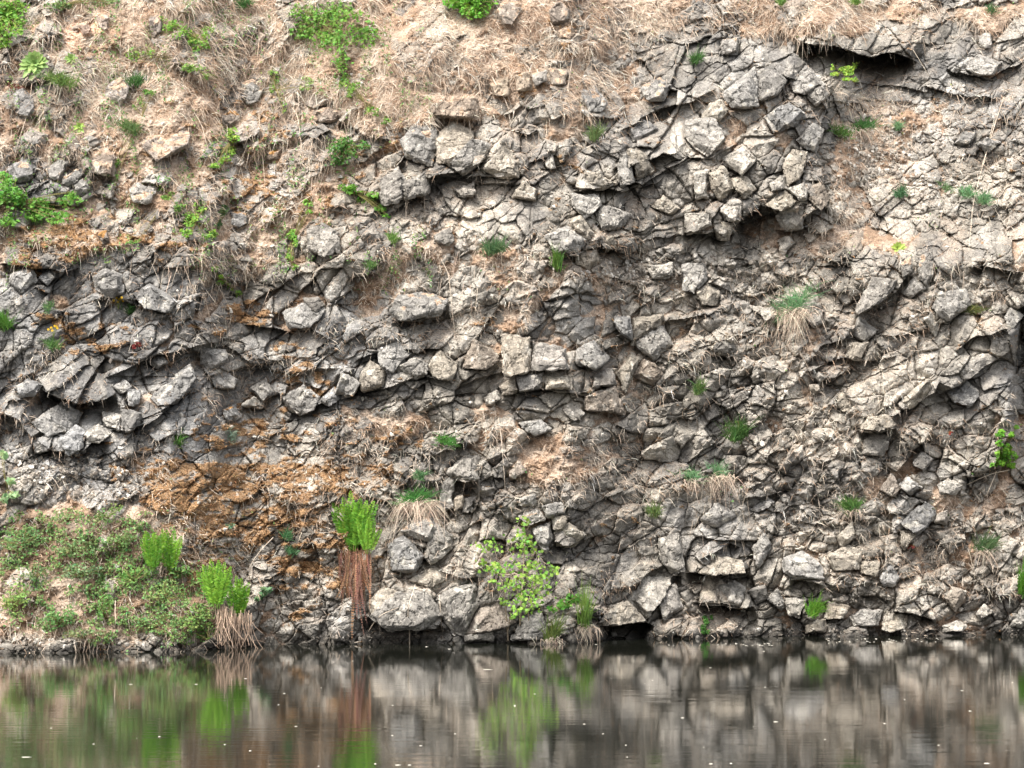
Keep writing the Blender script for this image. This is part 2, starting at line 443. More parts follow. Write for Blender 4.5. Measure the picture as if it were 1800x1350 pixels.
("1060,270 1170,250 1180,310 1090,340", 'g', "right upper rock of the cracked cluster above the sapling"),
("1110,320 1190,310 1180,370 1110,390", 't', "small square rock in the cracked cluster above the sapling"),
("1115,400 1200,360 1290,420 1230,480 1140,480", 't', "largest rock of the cracked cluster, with dark curved base"),
("1010,390 1100,350 1115,440 1080,510 1030,460", 'g', "shield shaped rock beside the sapling's top"),
("510,300 530,150 590,110 590,280", 'g', "upright slab left of the deep black notch"),
("320,400 470,300 500,390 460,460 380,440", 'g', "rounded rock under the hanging dead grass of the green tuft"),
("240,470 330,430 440,530 390,620 270,610", 'b', "pale bluish rock right of the fern's brown fronds"),
("430,540 500,360 580,430 580,490 470,560", 'd', "dark broad rock under the upright slab"),
("360,660 490,580 560,640 430,690", 't', "flat pale ledge rock above the waterside boulders"),
("140,780 210,700 300,720 250,820 160,840", 't', "boulder beside the brown fern fronds just above the water"),
("170,850 300,730 450,720 540,850 510,910 250,925", 'd', "wide waterside boulder with dark undercut beside the bare branch"),
("500,760 590,700 710,680 720,790 640,950 590,930 530,840", 'd', "tall waterside boulder tapering down to the water left of the sapling"),
("640,950 700,830 830,780 920,880 830,910 700,950", 'n', "low boulder at the sapling's foot"),
("900,970 950,860 1040,820 1090,920 1080,975", 'g', "rounded boulder standing in the water right of the sapling"),
("1510,760 1610,640 1740,640 1690,740 1600,870", 'w', "pale broken block above the water cave"),
("1350,890 1420,800 1510,770 1600,870 1540,850", 't', "arching rock that roofs the water cave"),
("1670,440 1780,410 1810,610 1740,620 1690,560", 'd', "dark tall rock above the pale broken block"),
("640,960 800,930 800,985 650,985", 'w', "low pale stone at the waterline left of the sapling's foot"),
("1680,740 1760,680 1800,800 1700,880", 'g', "grey block right of the pale broken block near the water"),
("640,300 650,230 710,220 670,300", 'g', "loose grey stone lodged in the deep black notch"),
("600,210 640,200 640,270 600,290", 't', "loose tan stone lodged in the deep black notch"),
],
(1200, 800): [
("90,620 180,530 310,560 300,615", 't', "broad tan brow rock above the square dark opening"),
("85,780 110,640 150,630 195,780", 't', "left jamb rock of the square dark opening"),
("195,780 190,690 270,660 330,700 300,800", 'g', "rounded grey rock filling the square dark opening"),
("530,540 630,505 740,590 740,650 600,650 535,620", 'b', "two toned block with white streaked side over a black gap"),
("770,530 870,480 940,510 930,600 800,610", 't', "large tan block right of the two toned block"),
("820,430 890,360 910,440 840,480", 't', "squarish tan block below the little green tuft"),
("1165,340 1280,250 1340,290 1320,340 1240,410", 'b', "big smooth slate grey block standing out in the right wall"),
("1340,310 1400,290 1390,370 1330,350", 'd', "dark right hand flank stone of the slate grey block"),
("1040,650 1090,570 1160,640 1120,690 1060,690", 'b', "blue grey pentagonal block in the lower right wall"),
("1140,460 1150,400 1240,410 1170,500", 't', "tan face beside the red plant under the slate grey block"),
("540,760 640,755 610,860 560,840", 'w', "pale shield shaped rock left of the small waterside sprig"),
("650,900 700,870 750,870 750,930 650,940", 't', "brick shaped stone at the waterline under the small sprig"),
("1050,920 1060,850 1190,840 1180,910 1080,930", 't', "rounded stone at the waterline by the long black shadow"),
("750,860 760,770 880,800 840,860", 't', "tan block right of the small waterside sprig"),
("880,850 950,810 1050,820 1030,900 900,900", 'g', "rough wide rock above the waterline, left of the rounded stone"),
("1040,180 1100,100 1140,160 1120,220", 'n', "brown leaning block under the dark pyramid rock"),
("1140,160 1190,120 1260,170 1200,210", 'g', "grey block right of the brown leaning one"),
("1350,160 1400,130 1480,160 1430,210 1360,200", 'w', "pale knob below the leafy shrub's bare roots"),
("940,560 1040,550 1020,640 940,620", 't', "tan block left of the blue grey pentagonal one"),
("100,340 190,250 280,320 180,380", 'd', "dark scalloped rock under the pale hanging roots"),
("345,720 430,690 440,760 390,780", 'd', "dark disc shaped stone right of the square opening"),
("440,760 500,700 535,800 520,820", 'g', "grey kite shaped stone beside the dark disc stone"),
("1370,740 1420,700 1500,720 1440,830", 'n', "brown oval stone in the lower right wall"),
("1730,900 1790,800 1830,880 1790,915", 'g', "grey stone at the waterline on the frame's right edge"),
("1550,840 1590,790 1640,830 1570,870", 'w', "small white stone near the waterline at far right"),
("1370,900 1450,870 1490,900 1470,930 1380,930", 'w', "flat pale slab lying at the waterline right of the black shadow"),
("370,490 430,410 470,470 400,590", 'g', "grey block hanging left of the two toned block"),
("350,290 440,220 480,250 400,300", 'b', "bluish faceted rock right of the scalloped one"),
],
}
# ---------------------------------------------------------------- ledges: long cracks whose upper side juts out (photo pixels, walked left to right)
# (points, jut of the rock above in m, recess below in m, reach above px, reach below px)
LEDGES = [
("0,725 30,735 55,770 60,775", .5, .5, 60, 40),
("70,682 100,700 140,712 185,702 205,690", .45, .85, 60, 34),
("185,665 215,650 250,632 300,618 345,606 385,600", .5, .45, 60, 34),
("235,668 300,640 330,625 372,615", .0, .35, 10, 30),
("385,600 410,615 440,640 500,655 560,650 600,645", .2, .15, 45, 30),
("190,760 240,752 262,745 300,710 340,680", .25, .2, 50, 35),
("60,770 100,795 140,798 160,780 195,775", .3, .35, 45, 35),
("425,710 460,715 490,690 520,730 560,712 600,705", .25, .3, 45, 30),
("425,570 480,575 510,582 545,578 580,600", .2, .3, 50, 25),
("0,465 60,470 110,480 140,470", .2, .2, 40, 25),
("165,525 210,520 240,535 280,542 310,520", .2, .25, 40, 25),
("690,560 730,563 770,558 790,545", .25, .35, 50, 30),
("620,635 660,620 720,615 770,610 800,640", .15, .25, 40, 30),
("600,665 640,690 690,680 740,660 800,675", .15, .25, 40, 30),
("800,680 880,655 920,652 1000,650 1040,652", .15, .15, 50, 30),
("880,690 950,685 1000,690 1040,700 1100,705", .15, .25, 40, 25),
("680,355 740,345 760,310 800,305 840,290 860,270", .3, .35, 60, 40),
("750,310 800,315 840,310 920,312", .25, .3, 50, 30),
("755,205 800,210 840,215", .2, .25, 30, 25),
("900,230 930,235 945,225", .2, .25, 30, 20),
("1010,335 1060,330 1100,335 1150,325 1170,310", .35, .4, 60, 35),
("1080,320 1130,325 1170,300 1210,275 1250,278 1290,255 1310,235", .3, .4, 60, 35),
("1090,230 1130,205 1160,190 1215,180 1260,155", .25, .3, 50, 30),
("985,445 1010,450 1050,435 1090,440 1120,420", .3, .35, 60, 30),
("1200,408 1230,412 1260,405 1280,418", .3, .4, 50, 30),
("1285,400 1300,390 1320,375 1340,362 1360,368 1365,385", .5, .55, 50, 30),
("1365,405 1390,408 1420,380 1455,352", .4, .35, 50, 30),
("1100,300 1130,285 1165,270 1200,280", .2, .3, 40, 25),
("1350,110 1400,145 1440,195", .2, .2, 40, 25),
("1398,74 1450,80 1490,90 1530,100 1560,94 1600,100 1615,108", .7, 1.9, 50, 30),
("1490,145 1540,148 1580,152 1640,165", .1, .15, 30, 20),
("1660,120 1700,132 1740,136 1780,115 1800,105", .2, .3, 50, 25),
("1620,150 1660,160 1720,172 1760,178", .15, .2, 40, 20),
("1700,468 1740,470 1800,480", .3, .4, 50, 25),
("1500,545 1540,540 1580,510 1600,480", .25, .3, 60, 30),
("1410,655 1450,640 1480,632 1530,632 1580,625", .2, .45, 40, 40),
("1415,645 1440,610 1480,600 1510,570", .15, .2, 40, 25),
("1540,585 1590,590 1640,575 1680,560", .15, .2, 40, 22),
("1440,670 1480,660 1500,640", .2, .35, 40, 30),
("1630,700 1680,680 1740,640 1780,612", .35, .4, 55, 35),
("1560,735 1600,715 1640,690 1650,670", .3, .4, 45, 35),
("1510,760 1550,760 1578,752", .35, .6, 40, 26),
("1580,800 1620,780 1640,760", .15, .2, 40, 25),
("1690,838 1720,840 1745,815 1775,760", .3, .4, 60, 40),
("1775,760 1780,700 1785,640 1795,560", .4, .5, 60, 50),
("1790,545 1800,538", .3, .4, 40, 30),
("1230,985 1280,955 1300,960", .2, .3, 40, 30),
("1205,1008 1250,1008 1300,1008 1320,1000", .4, .7, 45, 30),
("1225,1065 1270,1065 1300,1070 1330,1065", .4, .8, 45, 34),
("1390,1018 1430,1022 1450,1030", .3, .5, 40, 25),
("1300,880 1340,870 1390,860 1400,840", .15, .2, 40, 30),
("1500,1050 1540,1045 1570,1060", .15, .25, 35, 25),
("1570,1075 1600,1080 1640,1090 1645,1098", .3, .5, 40, 25),
("1050,1100 1070,1090 1100,1082 1130,1088 1150,1100", .5, 1.8, 60, 38),
("640,1080 680,1105 740,1108 775,1100 790,1115", .45, .7, 60, 26),
("795,842 815,848 840,845", .35, .6, 40, 40),
("795,842 798,880 800,915", .1, .3, 20, 40),
("895,845 910,838 925,832", .1, .2, 25, 20),
("970,950 1000,962 1030,950 1060,935", .25, .35, 45, 30),
("770,1005 810,1015 850,1018", .15, .25, 30, 25),
("740,985 770,975 795,960", .2, .25, 40, 25),
("1180,1010 1200,1012", .2, .4, 30, 20),
("270,277 300,275 325,262", .2, .3, 30, 25),
("535,160 560,164 580,176 600,178", .2, .35, 35, 25),
("160,305 200,310", .15, .3, 30, 20),
("1020,640 1075,610 1110,600 1160,575 1180,560", .12, .2, 35, 25),
("1160,570 1200,560 1240,555", .12, .3, 35, 25),
("1250,625 1280,628 1290,622", .15, .35, 30, 22),
("1030,700 1070,695 1090,690", .15, .2, 30, 20),
("1420,130 1440,175 1455,200", .2, .2, 30, 20),
("20,190 60,205 85,215", .1, .15, 30, 20),
("590,210 640,240 690,250", .1, .2, 40, 25),
("1100,1040 1140,1010 1170,990", .15, .25, 30, 25),
("1680,615 1720,590 1770,580", .15, .2, 35, 22),
("1360,480 1400,490 1440,510", .1, .15, 30, 20),
("1020,900 1060,880 1100,860", .1, .12, 30, 20),
("640,870 680,880 710,905", .12, .2, 30, 25),
]
# ---------------------------------------------------------------- cover of the cliff: straw soil, moss, green (cu, cv, ru, rv, weight)
SOIL = [(650,110,300,120),(300,60,300,90),(1000,40,260,60),(1450,30,250,40),(1720,25,150,30),(240,210,210,140,.92),
 (430,300,180,160,.82),(700,170,110,90),(720,480,120,60,.8),(640,440,80,50,.8),(960,465,110,45,.65),(880,525,100,50,.8),(430,430,120,60,.8),
 (150,420,150,40,.8),(60,590,90,50,.65),(190,620,100,35,.55),(620,745,140,40,.65),(870,755,50,45,.7),(1000,810,100,40,.8),(1240,850,90,35,.7),
 (1500,330,60,80,.95),(1540,250,80,80,.97),(1440,420,90,40,.65),(1590,440,80,40,.6),(1700,475,50,40,.5),(730,905,60,40,.6),(1750,840,40,40,.5),
 (1700,900,60,60,.5),(120,1060,240,80,1),(190,960,190,85,1),(330,1080,80,50,1),(1050,160,120,60,.75),(1000,250,90,40,.5),(1250,60,140,40,.5),(1650,260,120,130,.45),
 (850,400,90,40,.45),(380,880,130,60,.3),(1390,620,60,50,.4),(1560,950,80,40,.25),(1290,440,40,30,.3),(1100,930,60,30,.35),(560,370,80,80,.55),
 (-200,300,260,900,.7),(2000,300,240,800,.5),(900,-220,1600,180),(1330,760,60,60,.35),(950,890,60,50,.4)]
MOSS = [(330,850,130,45),(470,845,170,50),(420,915,130,55),(520,900,100,65,.8),(570,765,120,30,.55),(400,745,45,50,.7),(450,765,70,40,.85),
 (510,630,30,18,.9),(540,672,45,18,.75),(390,578,40,16,.8),(345,565,18,10,1),(445,545,40,26,.85),(170,418,170,26,.95),(35,462,38,20,.9),
 (485,350,90,60,.65),(400,330,60,40,.6),(560,1000,80,50,.75),(345,1005,60,40,.85),(530,1080,40,18,.9),(700,235,18,36,.7),(990,45,14,10,.9),
 (950,155,70,14,.6),(985,92,30,14,.8),(1010,285,36,14,.7),(805,643,10,12,.9),(205,490,14,50,.2),(540,690,36,14,.8),(610,690,40,16,.5),
 (130,590,90,40,.5),(200,615,60,25,.6),(640,300,20,80,.5),(640,790,80,40,.4),(700,780,60,30,.5),(600,950,60,70,.8),(640,840,80,40,.6),(1020,150,40,12,.5),(1200,860,40,14,.5),
 (1560,440,20,14,.4),(975,345,40,20,.35),(395,205,60,60,.4),(450,230,70,60,.45),(310,215,90,60,.2),(230,260,60,30,.4),(1090,910,40,20,.4),(860,560,50,20,.3)]
GREEN = [(60,960,90,60,.9),(180,960,130,60,.8),(240,1040,120,60,.9),(330,1090,70,45,.9),(60,1060,70,50,.8),(260,920,60,26,.6),(170,1100,150,28,.7)]
LARGE = [(800,280,130,90,.9),(1250,170,150,120,.8),(780,540,120,70,.9),(900,640,160,70,.9),(1080,600,150,90,.8),(750,1020,150,100,1),(1150,1030,100,80,.8),
 (100,560,140,60,.8),(1540,520,160,60,.6),(930,400,120,50,.9),(1640,60,180,50,.8),(560,500,80,60,.7),(1520,690,120,60,.7),(1750,180,80,40,.5),(240,690,330,110,.9),(560,620,130,100,.8),(150,520,180,70,.9),(1230,330,220,110,.7),(1650,640,140,110,.6),(1250,960,120,90,.6),(560,450,90,70,.5)]
FINE = [(1130,470,150,30,.9),(110,840,150,35,.9),(1540,260,90,80,.8),(1650,280,150,140,.75),(1350,720,110,110,.45),(1250,700,120,120,.2),(1700,940,90,140,.5),
 (1350,500,80,80,.5),(1480,900,160,160,.3)]
# pale tan rock (right half) and cool grey rock (left half)
COOL = [(150,720,280,150),(150,540,260,90,.9),(560,640,160,120,.8),(60,300,120,90,.8),(300,260,260,200,.5),(760,1100,240,40,.5),(1000,560,80,60,.4),
 (1420,880,160,60,.4),(1270,170,170,120,.4),(1700,170,150,90,.6),(1790,700,20,160,.8),(1620,870,90,60,.35),(1250,930,90,60,.5)]

us = np.concatenate([np.arange(-420, -20, 10), np.arange(-20, 1820, 1.5), np.arange(1820, 2221, 10)])
vsx = np.concatenate([np.arange(-420, -10, 9), np.arange(-10, 1160, 1.5), np.arange(1160, 1260, 8)])
U, V = np.meshgrid(us, vsx)
U = U.astype(np.float32); V = V.astype(np.float32)

# base lean
def base_depth(u, v):
    shore = np.interp(u, [-420, 0, 300, 370, 430, 520, 700, 1000, 1130, 1300, 1800, 2220], [46.4, 46.6, 47.0, 47.6, 48.6, 49.4, 49.6, 49.9, 51.4, 52.2, 52.8, 53.2])
    z = (1130 - v) / 100.0
    d = shore + 0.26 * np.clip(z, -3, 7) + 0.62 * np.clip(z - 7.0, 0, 4.4) + 1.1 * np.clip(z - 11.4, 0, 9)
    bank = np.clip(1 - np.abs(u - 90) / 420, 0, 1) ** 0.6 * sstep(850, 1150, v)     # soil bank at the lower left comes forward
    bank = np.where(u < 90, sstep(850, 1150, v), bank)
    d = d + 1.15 * 1.35 * np.clip((1150 - v) / 520, 0, 1) * sstep(600, 380, u)
    d = d + 1.15 * sstep(1440, 1540, u) * sstep(470, 380, v)                          # wall right of the promontory sits back
    d = d + 0.7 * sstep(1770, 1800, u) * sstep(540, 600, v) * sstep(900, 840, v)
    return d

macro = (fbm(U / 260, V / 200, 3, 3) - .5) * .7
wu, wv = U + (fbm(U / 28, V / 28, 91, 3) - .5) * 22, V + (fbm(U / 28, V / 28, 92, 3) - .5) * 22
mw = U + (fbm(U / 60, V / 40, 81, 4) - .5) * 90
mv = V + (fbm(U / 60, V / 40, 82, 4) - .5) * 70
soil = blobs(mw, mv, SOIL)
moss_m = blobs(mw, mv, MOSS)
green_m = blobs(mw, mv, GREEN)
large = blobs(mw, mv, LARGE)
fine = blobs(mw, mv, FINE)
cool = blobs(mw, mv, COOL)
soil = np.clip(soil - .65 * large * (soil < .85), 0, 1)

# promontory mass
prom = np.array([(1000,330),(1040,260),(1080,200),(1130,150),(1190,70),(1290,55),(1400,100),(1462,150),(1448,200),(1440,260),(1455,345),(1400,405),
                 (1360,380),(1330,372),(1280,415),(1200,408),(1130,420),(1040,445),(965,410)], float)
bb = (U > 850) & (U < 1560) & (V > -20) & (V < 560)
pd, pf, ps = seg_dist(wu[bb], wv[bb], prom, True)
ins = inside(wu[bb], wv[bb], prom)
pm = np.zeros(U.shape)
pm[bb] = np.where(ins, 0.5 + 0.5 * (1 - np.exp(-pd / 60)), 0.0) * sstep(960, 1330, U[bb]) * (1 - .45 * sstep(280, 400, V[bb]))
# ledges
led = np.zeros(U.shape)
for (pts, up, dn, ru, rd) in LEDGES:
    p = nums(pts)
    x0, y0 = p.min(0) - 3 * max(ru, rd); x1, y1 = p.max(0) + 3 * max(ru, rd)
    i0, i1 = np.searchsorted(us, [x0, x1]); j0, j1 = np.searchsorted(vsx, [y0, y1])
    if i1 - i0 < 2 or j1 - j0 < 2: continue
    sl = (slice(j0, j1), slice(i0, i1))
    d, f, s = seg_dist(wu[sl] * .45 + U[sl] * .55, wv[sl] * .45 + V[sl] * .55, p)
    tap = sstep(0, .12, f) * sstep(1, .88, f)
    off = np.where(s < 0, up * np.exp(-(d / ru) ** 2), -.82 * dn * np.exp(-(d / rd) ** 1.5))
    off = off * tap
    led[sl] = np.where(off < 0, np.minimum(led[sl], off) if False else led[sl] * .6 + off, led[sl] + off * .8)

# fractured blocks, three sizes, joints rising to the right
ang = R(38)
hL, eL, tL, kL = block_layer(U, V, 92, ang, 1.32, 11, 0.34, .9, .8)
hM, eM, tM, kM = block_layer(U, V, 42, R(33), 1.22, 211, 0.40, 1.25, .8)
hS, eS, tS, kS = block_layer(U, V, 22, R(-25), 1.2, 411, 0.45, 1.3, .8)
hT, eT, tT, kT = block_layer(U, V, 11.5, R(25), 1.2, 611, 0.4)
wL = 0.35 + 0.65 * large
wM = np.clip(1.0 - 0.55 * large, .3, 1) * (1 - .45 * fine)
wS = np.clip(0.52 + 0.8 * fine - .45 * large + .5 * (fbm(U / 90, V / 90, 33, 3) - .5), .08, 1)
sel = sstep(.3, .7, fbm(U / 130, V / 110, 35, 3)); wM = wM * (.55 + .75 * sel); wS = wS * (1.35 - .75 * sel)
H = wL * hL * 0.46 + wM * hM * 0.42 + wS * hS * 0.24 + np.clip(wS, .35, 1) * hT * 0.12
# long continuous joints: steps that run on through many blocks
def joints(a, spacing, s, amp, gate_sc):
    t = U * np.sin(a) + V * np.cos(a) + (fbm(U / 170, V / 170, s, 4, .55) - .5) * 190 + (fbm(U / 12, V / 12, s + 9, 2) - .5) * 8
    k = np.floor(t / spacing); fr = t / spacing - k
    o0, o1 = h2(k, k * 0 + 3, s + 20) - .5, h2(k + 1, k * 0 + 3, s + 20) - .5
    g = sstep(.40, .58, fbm(U / gate_sc, V / gate_sc, s + 30, 2))
    slope = (h2(k, k * 0 + 5, s + 21) - .25) * fr
    return amp * g * (o0 + slope * .8) - .10 * g * (1 - sstep(0, 3.0 / spacing, np.minimum(fr, 1 - fr)))
H = H + (1 - .65 * large) * (joints(R(36), 88, 310, .36, 180) + joints(R(-62), 120, 340, .28, 150) + joints(R(8), 110, 370, .14, 160))
crk = lambda e, s, w: 1 - sstep(0, w / s, e)
gate = lambda s, sc: sstep(.35, .6, fbm(U / sc, V / sc, s, 3))
C = 0.20 * wL * crk(eL, 118, 3.4) * (0.35 + .65 * gate(71, 110)) + 0.17 * wM * crk(eM, 62, 2.8) * (0.2 + .8 * gate(72, 80)) + 0.10 * wS * crk(eS, 30, 2.2) * gate(73, 50)
flat = blobs(mw, mv, [(1660, 270, 190, 170), (1720, 80, 120, 70, .5), (900, 390, 120, 50, .8), (110, 850, 130, 40, .6), (1120, 880, 110, 60, .6), (1740, 720, 30, 140, .6), (400, 880, 220, 110, .75), (250, 780, 200, 60, .7)])
H = H * (1 - .5 * flat) - C * .62
rough = (fbm(U / 16, V / 16, 5, 3, .6) - .5) * 0.03 + (fbm(U / 5, V / 5, 6, 2, .6) - .5) * 0.022
# blocks are carved round the rocks that stand free
for off, lst in ROCKS.items():
    for pts, tone, lab in lst:
        p = nums(pts, off)
        x0, y0 = p.min(0) - 16; x1, y1 = p.max(0) + 18
        i0, i1 = np.searchsorted(us, [x0, x1]); j0, j1 = np.searchsorted(vsx, [y0, y1])
        if i1 - i0 < 2 or j1 - j0 < 2: continue
        sl = (slice(j0, j1), slice(i0, i1))
        d, f, s = seg_dist(U[sl], V[sl], p, True)
        q = inside(U[sl], V[sl], p)
        below = sstep(-4, 10, V[sl] - p[:, 1].mean())
        H[sl] = np.where(q, H[sl] * .25 - .08, H[sl] - (.06 + .12 * below) * np.exp(-(d / 4) ** 2))
rockH = H + rough
lump = (fbm(U / 46, V / 36, 21, 5, .62) - .5) * 0.62 + (fbm(U / 7, V / 7, 22, 3, .6) - .5) * 0.09
soilH = lump - 0.46 + soil * 0.47
mixk = sstep(-.03, .03, soilH - rockH)
Hf = np.maximum(rockH, soilH)
moss_k = .92 * sstep(.38, .70, moss_m + (fbm(U / 20, V / 10, 23, 5, .68) - .5) * 2.9 - .24)
Hf = Hf + moss_k * (.02 + .06 * (fbm(U / 5, V / 4, 24, 3) - .2))
D = base_depth(U, V) - macro - pm - led - Hf
W = P(U, V, D)

# colours of stone, soil, moss (what the things are made of, no light in them)
warm = np.array([.280, .254, .214]); grey = np.array([.258, .248, .232]); blue = np.array([.215, .215, .210])
pale = np.array([.40, .365, .31]); dark = np.array([.135, .127, .118])
def lerp(a, b, t): return a + (b - a) * t[..., None]
cm = np.clip(cool + .55 * (fbm(U / 120, V / 120, 41, 3) - .45), 0, 1)
tone = np.clip(.6 * tL + .55 * tM + .25 * tS - .2, 0, 1)
rock = lerp(warm, grey, np.clip(cm * 1.1 + .25 * kM, 0, 1))
rock = lerp(rock, blue, np.clip((cm - .5) * 1.2 * tM, 0, 1))
rock = rock * (.52 + .72 * tone)[..., None] * (.72 + .56 * sstep(.3, .7, fbm(U / 30, V / 110, 48, 4)))[..., None]
rock = lerp(rock, pale, sstep(.72, .95, kM * .6 + kS * .4) * (.30 + .40 * (1 - cm)))
rock = lerp(rock, dark, sstep(.8, .97, tM * .0 + fbm(U / 55, V / 75, 42, 4) * 1.4) * .6)
rock = lerp(rock, pale, sstep(.56, .75, fbm(U / 20, V / 24, 43, 4)) * .34)
soilc = lerp(np.array([.40, .315, .243]), np.array([.27, .185, .125]), sstep(.35, .65, fbm(U / 26, V / 22, 44, 4)))
soilc = lerp(soilc, np.array([.17, .115, .075]), sstep(.5, .8, green_m))
bare = blobs(mw, mv, [(130,40,60,16,1),(100,55,40,16,.9)])
soilc = lerp(soilc, np.array([.58, .38, .27]), bare)
mossc = lerp(np.array([.33, .195, .095]), np.array([.18, .11, .055]), fbm(U / 9, V / 8, 45, 3))
colr = lerp(rock, soilc, np.clip(mixk + .35 * sstep(.3, .9, soil) * sstep(.4, .7, fbm(U / 12, V / 12, 46, 3)), 0, 1))
colr = lerp(colr, mossc, moss_k)
dz = np.gradient(D, axis=0) / np.maximum(np.gradient(V, axis=0), .1)              # ledges that face up hold dust and litter
shelf = sstep(.004, .016, -(dz + np.roll(dz, 2, 0) + np.roll(dz, -2, 0) + np.roll(dz, 3, 1) + np.roll(dz, -3, 1)) / 5)
litter = shelf * sstep(.42, .62, fbm(U / 70, V / 60, 49, 4)) * (1 - mixk) * (1 - moss_k) * (1 - .85 * np.clip(cool * 1.3, 0, 1))
colr = lerp(colr, np.array([.36, .29, .225]), .4 * litter)
wet = sstep(.20, .05, W[..., 2] + .1 * (fbm(U / 30, V / 9, 47, 3) - .5))            # wet band just above the water
colr = colr * (1 - .72 * wet)[..., None]

nr, nc = U.shape
idx = np.arange(nr * nc).reshape(nr, nc)
F = np.stack([idx[:-1, :-1], idx[1:, :-1], idx[1:, 1:], idx[:-1, 1:]], -1).reshape(-1, 4)
me = np_mesh('cliff', W.reshape(-1, 3), F, colr.reshape(-1, 3), M_ROCK, smooth=False)
cliff = mesh_obj('cliff', me)
tag(cliff, "fractured basalt cliff with straw ledges and orange moss rising from dark water", "cliff", kind='structure')
print('cliff', nr, nc)

def grid_at(A, u, v):
    u, v = np.asarray(u, float), np.asarray(v, float)
    i = np.clip(np.searchsorted(us, u) - 1, 0, nc - 2); j = np.clip(np.searchsorted(vsx, v) - 1, 0, nr - 2)
    fu = np.clip((u - us[i]) / (us[i + 1] - us[i]), 0, 1); fv = np.clip((v - vsx[j]) / (vsx[j + 1] - vsx[j]), 0, 1)
    if A.ndim == 3: fu, fv = fu[..., None], fv[..., None]
    return (A[j, i] * (1 - fu) + A[j, i + 1] * fu) * (1 - fv) + (A[j + 1, i] * (1 - fu) + A[j + 1, i + 1] * fu) * fv

def surf(u, v, out=0.0):
    """point on the cliff at a photo pixel, moved out towards the pond by 'out' metres"""
    return P(u, v, grid_at(D, u, v) - out)

# plateau behind the cliff top, pond bed and ground out to the horizon
top = W[0].copy()
tp = np.concatenate([top, top + np.array([0, 60, 4.0]), top + np.array([0, 900, 4.0])])
n = len(top)
q = [(i, i + 1, n + i + 1, n + i) for i in range(n - 1)] + [(n + i, n + i + 1, 2 * n + i + 1, 2 * n + i) for i in range(n - 1)]
pl = mesh_obj('plateau', np_mesh('plateau', tp, np.array(q), np.full((len(tp), 3), .2) * np.array([1.2, .9, .6]), M_ROCK)); tag(pl, kind='structure')

m_bed, ns, ls, bs = new_mat('pond_mud')
nz = node(ns, 'ShaderNodeTexNoise', Scale=0.4, Detail=6.0); cr = node(ns, 'ShaderNodeValToRGB')
cr.color_ramp.elements[0].color = (.02, .018, .012, 1); cr.color_ramp.elements[1].color = (.06, .05, .03, 1)
tcn = node(ns, 'ShaderNodeNewGeometry'); ls.new(tcn.outputs['Position'], nz.inputs['Vector'])
ls.new(nz.outputs['Fac'], cr.inputs[0]); ls.new(cr.outputs[0], bs.inputs['Base Color']); bs.inputs['Roughness'].default_value = .95
bed = mesh_obj('ground', np_mesh('ground', [(-1500, -1500, -1.6), (1500, -1500, -1.6), (1500, 1500, -1.6), (-1500, 1500, -1.6)], np.array([(0, 1, 2, 3)]), None, m_bed))
tag(bed, kind='structure')

m_wat, ns, ls, bs = new_mat('dark_pond_water')
bs.inputs['Base Color'].default_value = (.010, .011, .008, 1); bs.inputs['Roughness'].default_value = .045
bs.inputs['IOR'].default_value = 1.45
gp = node(ns, 'ShaderNodeNewGeometry')
mp = node(ns, 'ShaderNodeMapping'); mp.inputs['Scale'].default_value = (1.0, 5.5, 1.0); ls.new(gp.outputs['Position'], mp.inputs['Vector'])
w1 = node(ns, 'ShaderNodeTexNoise', Scale=0.75, Detail=3.0, Roughness=.5); ls.new(mp.outputs[0], w1.inputs['Vector'])
mp2 = node(ns, 'ShaderNodeMapping'); mp2.inputs['Scale'].default_value = (.16, .3, 1.0); ls.new(gp.outputs['Position'], mp2.inputs['Vector'])
w2 = node(ns, 'ShaderNodeTexNoise', Scale=1.0, Detail=2.0); ls.new(mp2.outputs[0], w2.inputs['Vector'])
pr = node(ns, 'ShaderNodeMapRange'); pr.inputs[1].default_value = .4; pr.inputs[2].default_value = .65; pr.inputs[3].default_value = .35; pr.inputs[4].default_value = 1.0
ls.new(w2.outputs['Fac'], pr.inputs[0])                      # calmer and breezier patches
mm = node(ns, 'ShaderNodeMath', operation='MULTIPLY'); ls.new(w1.outputs['Fac'], mm.inputs[0]); ls.new(pr.outputs[0], mm.inputs[1])
bp = node(ns, 'ShaderNodeBump', Strength=1.0, Distance=.0028); ls.new(mm.outputs[0], bp.inputs['Height']); ls.new(bp.outputs[0], bs.inputs['Normal'])
water = mesh_obj('water', np_mesh('water', [(-300, -300, 0), (300, -300, 0), (300, 60, 0), (-300, 60, 0)], np.array([(0, 1, 2, 3)]), None, m_wat))
tag(water, kind='structure')

